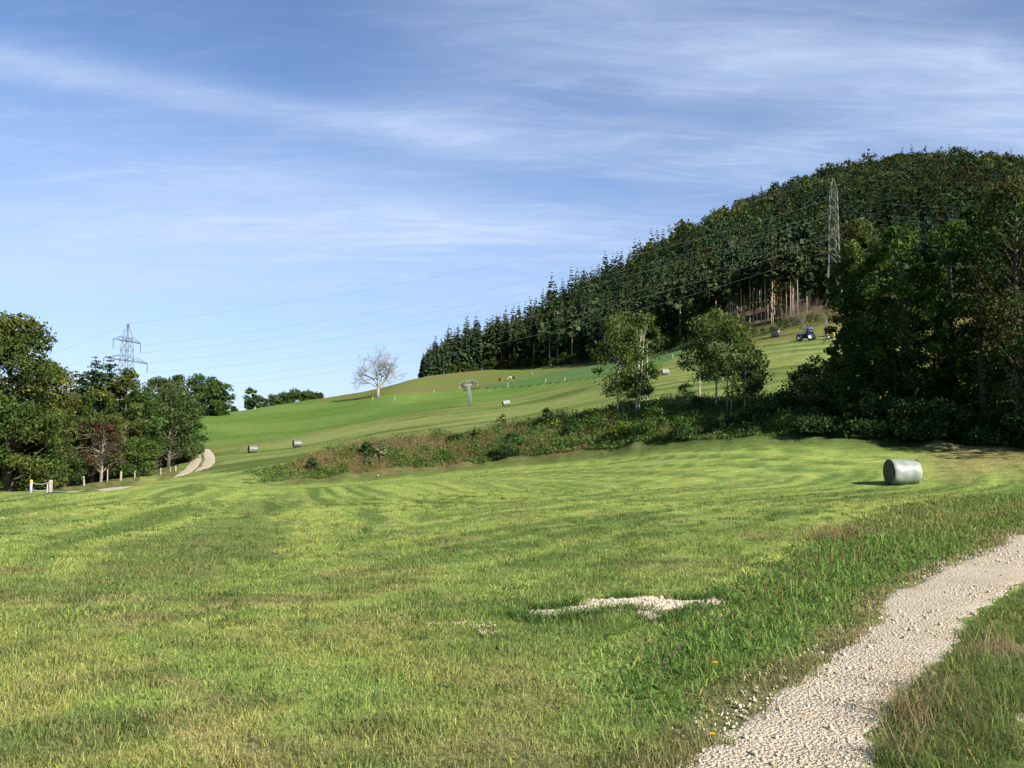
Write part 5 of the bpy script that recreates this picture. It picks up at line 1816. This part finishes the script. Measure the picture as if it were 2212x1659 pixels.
# ------------------------------------------------------------------ tractor and baler
def wheel(parent, x, y, R, w, rimcol):
    m = MB()
    prof = [(R * 0.58, -w / 2), (R * 0.9, -w / 2), (R * 0.985, -w * 0.38), (R, 0), (R * 0.985, w * 0.38), (R * 0.9, w / 2), (R * 0.58, w / 2)]
    m.lathe(prof, 28, 'Y', (x, y, R), (0.025, 0.025, 0.025))
    for k in range(18):
        a = k * math.pi / 9
        for s in (-1, 1):
            m.box((x + math.cos(a + s * .06) * R * 0.99, y + s * w * 0.24, R + math.sin(a + s * .06) * R * 0.99), (0.09, w * 0.46, 0.09), (0.022, 0.022, 0.022), rot=Matrix.Rotation(-a, 3, 'Y'))
    o = m.build('wheel', M_RUBBER, parent)
    m = MB()
    m.lathe([(0.001, -w * 0.30), (R * 0.2, -w * 0.34), (R * 0.3, -w * 0.25), (R * 0.5, -w * 0.25), (R * 0.585, -w * 0.46), (R * 0.585, w * 0.46), (R * 0.5, w * 0.25), (R * 0.2, w * 0.3), (0.001, w * 0.28)], 24, 'Y', (x, y, R), rimcol)
    m.build('rim', M_PAINT, o)
    return o


x, y = hit(1745, 736, 120)
yaw = math.atan2(y, x) + math.pi / 2 - 0.12
root = empty('tractor', (x, y, float(H(x, y)) - 0.03), yaw, label='dark blue farm tractor with pale wheel rims on the upper field', cat='tractor')
BL = (0.012, 0.03, 0.13)
mb = MB()
mb.box((1.35, 0, 1.28), (2.2, 0.85, 0.75), BL, taper=(0.9, 0.8), bev=0.06)
mb.box((2.46, 0, 1.15), (0.12, 0.75, 0.75), (0.02, 0.02, 0.025), bev=0.03)
mb.build('bonnet', M_PAINT, root)
mb = MB()
mb.box((0.6, 0, 0.85), (3.4, 0.55, 0.45), (0.03, 0.03, 0.035), bev=0.03)
mb.box((1.9, 0, 0.62), (0.3, 1.5, 0.2), (0.03, 0.03, 0.035), bev=0.02)
mb.box((-0.75, 0, 0.85), (0.4, 1.5, 0.3), (0.03, 0.03, 0.035), bev=0.02)
mb.build('chassis', M_PAINT, root)
mb = MB()
for a in (-0.72, 0.72):
    for b, c in ((-1.25, -1.05), (-0.3, -0.3), (0.45, 0.25)):
        mb.bar((b, a, 1.35), (c, a * 0.92, 2.75), 0.05, 4, (0.03, 0.04, 0.10))
mb.box((-0.4, 0, 1.3), (1.75, 1.45, 0.5), (0.03, 0.035, 0.05), bev=0.04)
cab = mb.build('cab', M_PAINT, root)
mg = attr_mat('cab_glass', 0.05, spec=0.9)
mb = MB()
mb.box((-0.40, 0, 2.10), (1.55, 1.38, 1.2), (0.03, 0.04, 0.05), taper=(0.82, 0.93))
mb.build('windows', mg, cab)
mb = MB()
mb.box((-0.4, 0, 2.83), (1.65, 1.5, 0.2), (0.10, 0.20, 0.45), taper=(0.85, 0.85), bev=0.04)
mb.build('roof', M_PAINT, cab)
for s in (-1, 1):
    wheel(root, -0.75, s * 0.85, 0.88, 0.55, (0.62, 0.62, 0.60))
    wheel(root, 1.9, s * 0.85, 0.60, 0.42, (0.62, 0.62, 0.60))
    mb = MB()
    t = np.linspace(0.1, math.pi - 0.1, 9)
    V = np.stack([-0.75 + np.cos(t) * 0.98, np.full(9, s * 0.62), 0.88 + np.sin(t) * 0.98], -1)
    V2 = V + np.array([0, s * 0.5, 0])
    V3, V4 = V * 1, V2 * 1
    V3[:, 2] += 0.04
    V4[:, 2] += 0.04
    k = np.arange(8)
    mb.add(np.concatenate([V, V2, V3, V4]), np.concatenate([np.stack([k, k + 1, k + 10, k + 9], -1), np.stack([k + 18, k + 19, k + 28, k + 27], -1), np.stack([k + 9, k + 10, k + 28, k + 27], -1)]), None, BL)
    mb.build('mudguard', M_PAINT, root)
    mb = MB()
    mb.lathe([(0.001, 0.0), (0.08, 0.0), (0.08, 0.06), (0.001, 0.07)], 12, 'X', (2.5, s * 0.22, 1.35), (0.8, 0.8, 0.75))
    mb.build('headlight', M_PAINT, root)
mb = MB()
mb.tube([(0.75, 0.5, 1.6), (0.75, 0.5, 2.7), (0.70, 0.5, 2.8)], 0.05, 8, (0.05, 0.05, 0.05))
mb.build('exhaust', M_PAINT, root)

bx, by = x - math.cos(yaw) * 4.6, y - math.sin(yaw) * 4.6
root = empty('round_baler', (bx, by, float(H(bx, by)) - 0.03), yaw, label='yellow round baler hitched behind the blue tractor', cat='baler')
YL = (0.36, 0.30, 0.09)
mb = MB()
mb.lathe([(0.001, -0.72), (1.05, -0.72), (1.08, -0.6), (1.08, 0.6), (1.05, 0.72), (0.001, 0.72)], 26, 'Y', (-0.3, 0, 1.45), YL)
mb.box((0.45, 0, 1.5), (1.1, 1.5, 1.5), YL, taper=(0.7, 0.95), bev=0.06)
mb.build('chamber', M_PAINT, root)
mb = MB()
mb.box((-1.15, 0, 1.5), (0.5, 1.55, 1.6), (0.55, 0.46, 0.16), taper=(0.7, 0.9), bev=0.08)
mb.build('tailgate', M_PAINT, root)
mb = MB()
mb.bar((1.0, 0.5, 0.75), (2.9, 0, 0.6), 0.07, 6, (0.05, 0.05, 0.05))
mb.bar((1.0, -0.5, 0.75), (2.9, 0, 0.6), 0.07, 6, (0.05, 0.05, 0.05))
mb.build('drawbar', M_PAINT, root)
for s in (-1, 1):
    wheel(root, -0.2, s * 1.0, 0.48, 0.34, (0.62, 0.60, 0.5))


# ------------------------------------------------------------------ cattle
def cow(u, v, yaw, label, c1, c2, thr, graze=True, lying=False, rmin=200, seed=0.0):
    m = bpy.data.materials.new('cow_hide')
    m.use_nodes = True
    N = NT(m.node_tree)
    p = m.node_tree.nodes['Principled BSDF']
    pos = N.n('ShaderNodeTexCoord').outputs['Object']
    mp = N.vmath('ADD', pos, (seed, seed * 2.0, 0))
    N.put(p.inputs['Base Color'], N.mix(N.ramp(N.noise(mp, 1.3, 2), thr - 0.02, thr + 0.02), (*c1, 1), (*c2, 1)))
    p.inputs['Roughness'].default_value = 0.8
    V, E, Rr_ = [], [], []

    def node(co, r, par=None):
        V.append(co)
        Rr_.append(r)
        if par is not None:
            E.append((par, len(V) - 1))
        return len(V) - 1

    hp = 0 if not lying else -0.55
    pel = node((-0.60, 0, 1.12 + hp), (0.30, 0.34))
    mid = node((0.0, 0, 1.04 + hp), (0.36, 0.42), pel)
    che = node((0.55, 0, 1.06 + hp), (0.29, 0.38), mid)
    wit = node((0.82, 0, 1.18 + hp), (0.20, 0.24), che)
    if graze:
        nk = node((1.18, 0, 0.88 + hp * 0.4), (0.13, 0.16), wit)
        hd = node((1.36, 0, 0.52 + hp * 0.1), (0.12, 0.13), nk)
        mz = node((1.52, 0, 0.22), (0.085, 0.09), hd)
    else:
        nk = node((1.12, 0, 1.36 + hp), (0.13, 0.16), wit)
        hd = node((1.38, 0, 1.46 + hp), (0.12, 0.13), nk)
        mz = node((1.68, 0, 1.30 + hp), (0.085, 0.09), hd)
    for s in (-1, 1):
        node((V[hd][0] - 0.05, s * 0.26, V[hd][2] + 0.06), (0.035, 0.05), hd)
        if not lying:
            a = node((0.58, s * 0.20, 0.66), (0.10, 0.10), che)
            b = node((0.60, s * 0.20, 0.36), (0.065, 0.065), a)
            node((0.60, s * 0.20, 0.02), (0.06, 0.06), b)
            a = node((-0.66, s * 0.22, 0.80), (0.14, 0.12), pel)
            b = node((-0.82, s * 0.20, 0.46), (0.065, 0.065), a)
            node((-0.74, s * 0.20, 0.02), (0.06, 0.06), b)
        else:
            a = node((0.75, s * 0.32, 0.22), (0.10, 0.10), che)
            node((1.05, s * 0.34, 0.10), (0.06, 0.06), a)
            a = node((-0.45, s * 0.42, 0.25), (0.16, 0.14), pel)
            node((-0.05, s * 0.50, 0.10), (0.06, 0.06), a)
    tl = node((-0.90, 0, 1.15 + hp), (0.05, 0.05), pel)
    node((-0.98, 0, max(0.15, 0.55 + hp)), (0.03, 0.03), tl)
    me = bpy.data.meshes.new('cow')
    me.from_pydata(V, E, [])
    o = bpy.data.objects.new('cow', me)
    COL.objects.link(o)
    o.modifiers.new('skin', 'SKIN')
    for k, q in enumerate(Rr_):
        me.skin_vertices[0].data[k].radius = q
    me.skin_vertices[0].data[0].use_root = True
    ss = o.modifiers.new('smooth', 'SUBSURF')
    ss.levels = ss.render_levels = 1
    me.materials.append(m)
    x, y = hit(u, v, rmin)
    o.location = (x, y, float(H(x, y)))
    o.rotation_euler = (0, 0, R_(yaw))
    o.scale = (1.05,) * 3
    tag(o, label, 'cow', 'cattle on the pasture')


BK, WH, BR = (0.012, 0.011, 0.010), (0.62, 0.58, 0.48), (0.24, 0.085, 0.03)
cow(1030, 833, 110, 'black and white cow right of the ski lift mast head', BK, WH, 0.44, True, seed=2.0)
cow(1082, 824, 130, 'reddish brown cow on the pasture', BR, BR, 0.9)
cow(1102, 821, 150, 'black and cream cow next to an all black one', BK, WH, 0.47, True, seed=5.0)
cow(1109, 820, 70, 'all black cow, rightmost of the cattle', BK, BK, 0.9)
cow(1004, 837, 185, 'dark brown cow lying by the ski lift mast', (0.07, 0.025, 0.012), (0.07, 0.025, 0.012), 0.9, False, True)
cow(993, 802, 75, 'white cow at the crest in front of the forest edge', WH, WH, 0.9, True)


# ------------------------------------------------------------------ flowers and single stones
def flower(u, v, h, rad, col, label, group, ball=False):
    x, y = hit(u, v + 4)
    root = empty('clover' if ball else 'hawkbit', (x, y, float(H(x, y))), label=label, cat='flower', group=group)
    m = MB()
    m.tube([(0, 0, -0.01), (0.01, 0.0, h * 0.6), (0.015, -0.01, h)], 0.0025, 4, (0.06, 0.12, 0.03))
    m.build('stem', M_LEAF, root)
    m = MB()
    if ball:
        q = rng.normal(size=(70, 3))
        q = q / np.linalg.norm(q, axis=1)[:, None] * rad * np.array([1, 1, 1.1]) * rng.uniform(0.5, 1, (70, 1))
        m.leaves(q + np.array([0.015, -0.01, h]), rad * 0.7, np.array(col) * rng.uniform(0.7, 1.2, (70, 1)), 0.2)
    else:
        for ring, (n, rr, tl) in enumerate(((18, 1.0, 0.15), (14, 0.7, 0.35), (8, 0.35, 0.5))):
            for k in range(n):
                a = k * 6.283 / n + ring
                d = np.array([math.cos(a), math.sin(a), tl])
                s = np.array([-math.sin(a), math.cos(a), 0]) * rad * 0.16
                c = np.array([0.015, -0.01, h])
                m.add([c, c + d * rad * rr * 0.6 - s, c + d * rad * rr, c + d * rad * rr * 0.6 + s], [(0, 1, 2, 3)], None, col)
    m.build('flower_head', M_FLOWER, root)


YEL = (0.85, 0.48, 0.01)
for u, v, h, rd, lab in ((1533, 1601, 0.05, 0.022, 'yellow flower nearest the gravel track edge'), (1540, 1448, 0.07, 0.022, 'yellow flower alone in the grass left of the track'),
                         (1912, 1080, 0.28, 0.045, 'upper yellow flower below the near hay bale'), (1921, 1094, 0.28, 0.045, 'left yellow flower of the lower three under the bale'),
                         (1935, 1096, 0.28, 0.045, 'middle yellow flower of the lower three under the bale'), (1943, 1093, 0.28, 0.04, 'right yellow flower of the lower three under the bale')):
    flower(u, v, h, rd, YEL, lab, 'yellow flowers in the grass')
PK = (0.26, 0.10, 0.17)
for u, v in ((1462, 1425), (1447, 1440), (1410, 1448), (1430, 1458), (1578, 1340), (1612, 1312), (1618, 1308), (1540, 1372), (1680, 1262), (1700, 1275), (1735, 1246), (1665, 1300), (1650, 1285), (1478, 1530)):
    flower(u, v, 0.10, 0.013, PK, 'pink clover head in the grass beside the gravel track', 'pink clover in the verge', True)
for u, v, s, lab in ((1693, 1478, 0.06, 'largest pale stone lying at the grassy track edge'), (1492, 1638, 0.045, 'whitish stone beside the yellow flower at the bottom'),
                     (816, 1030, 0.35, 'pale boulder at the foot of the dry bank')):
    x, y = hit(u, v)
    m = MB()
    stones(m, np.array([[0, 0, s * 0.2]]), np.array([s]))
    o = m.build('stone', M_STONE)
    me = o.modifiers.new('smooth', 'SUBSURF')
    me.levels = me.render_levels = 2
    me.subdivision_type = 'CATMULL_CLARK'
    o.location = (x, y, float(H(x, y)))
    tag(o, lab, 'stone')
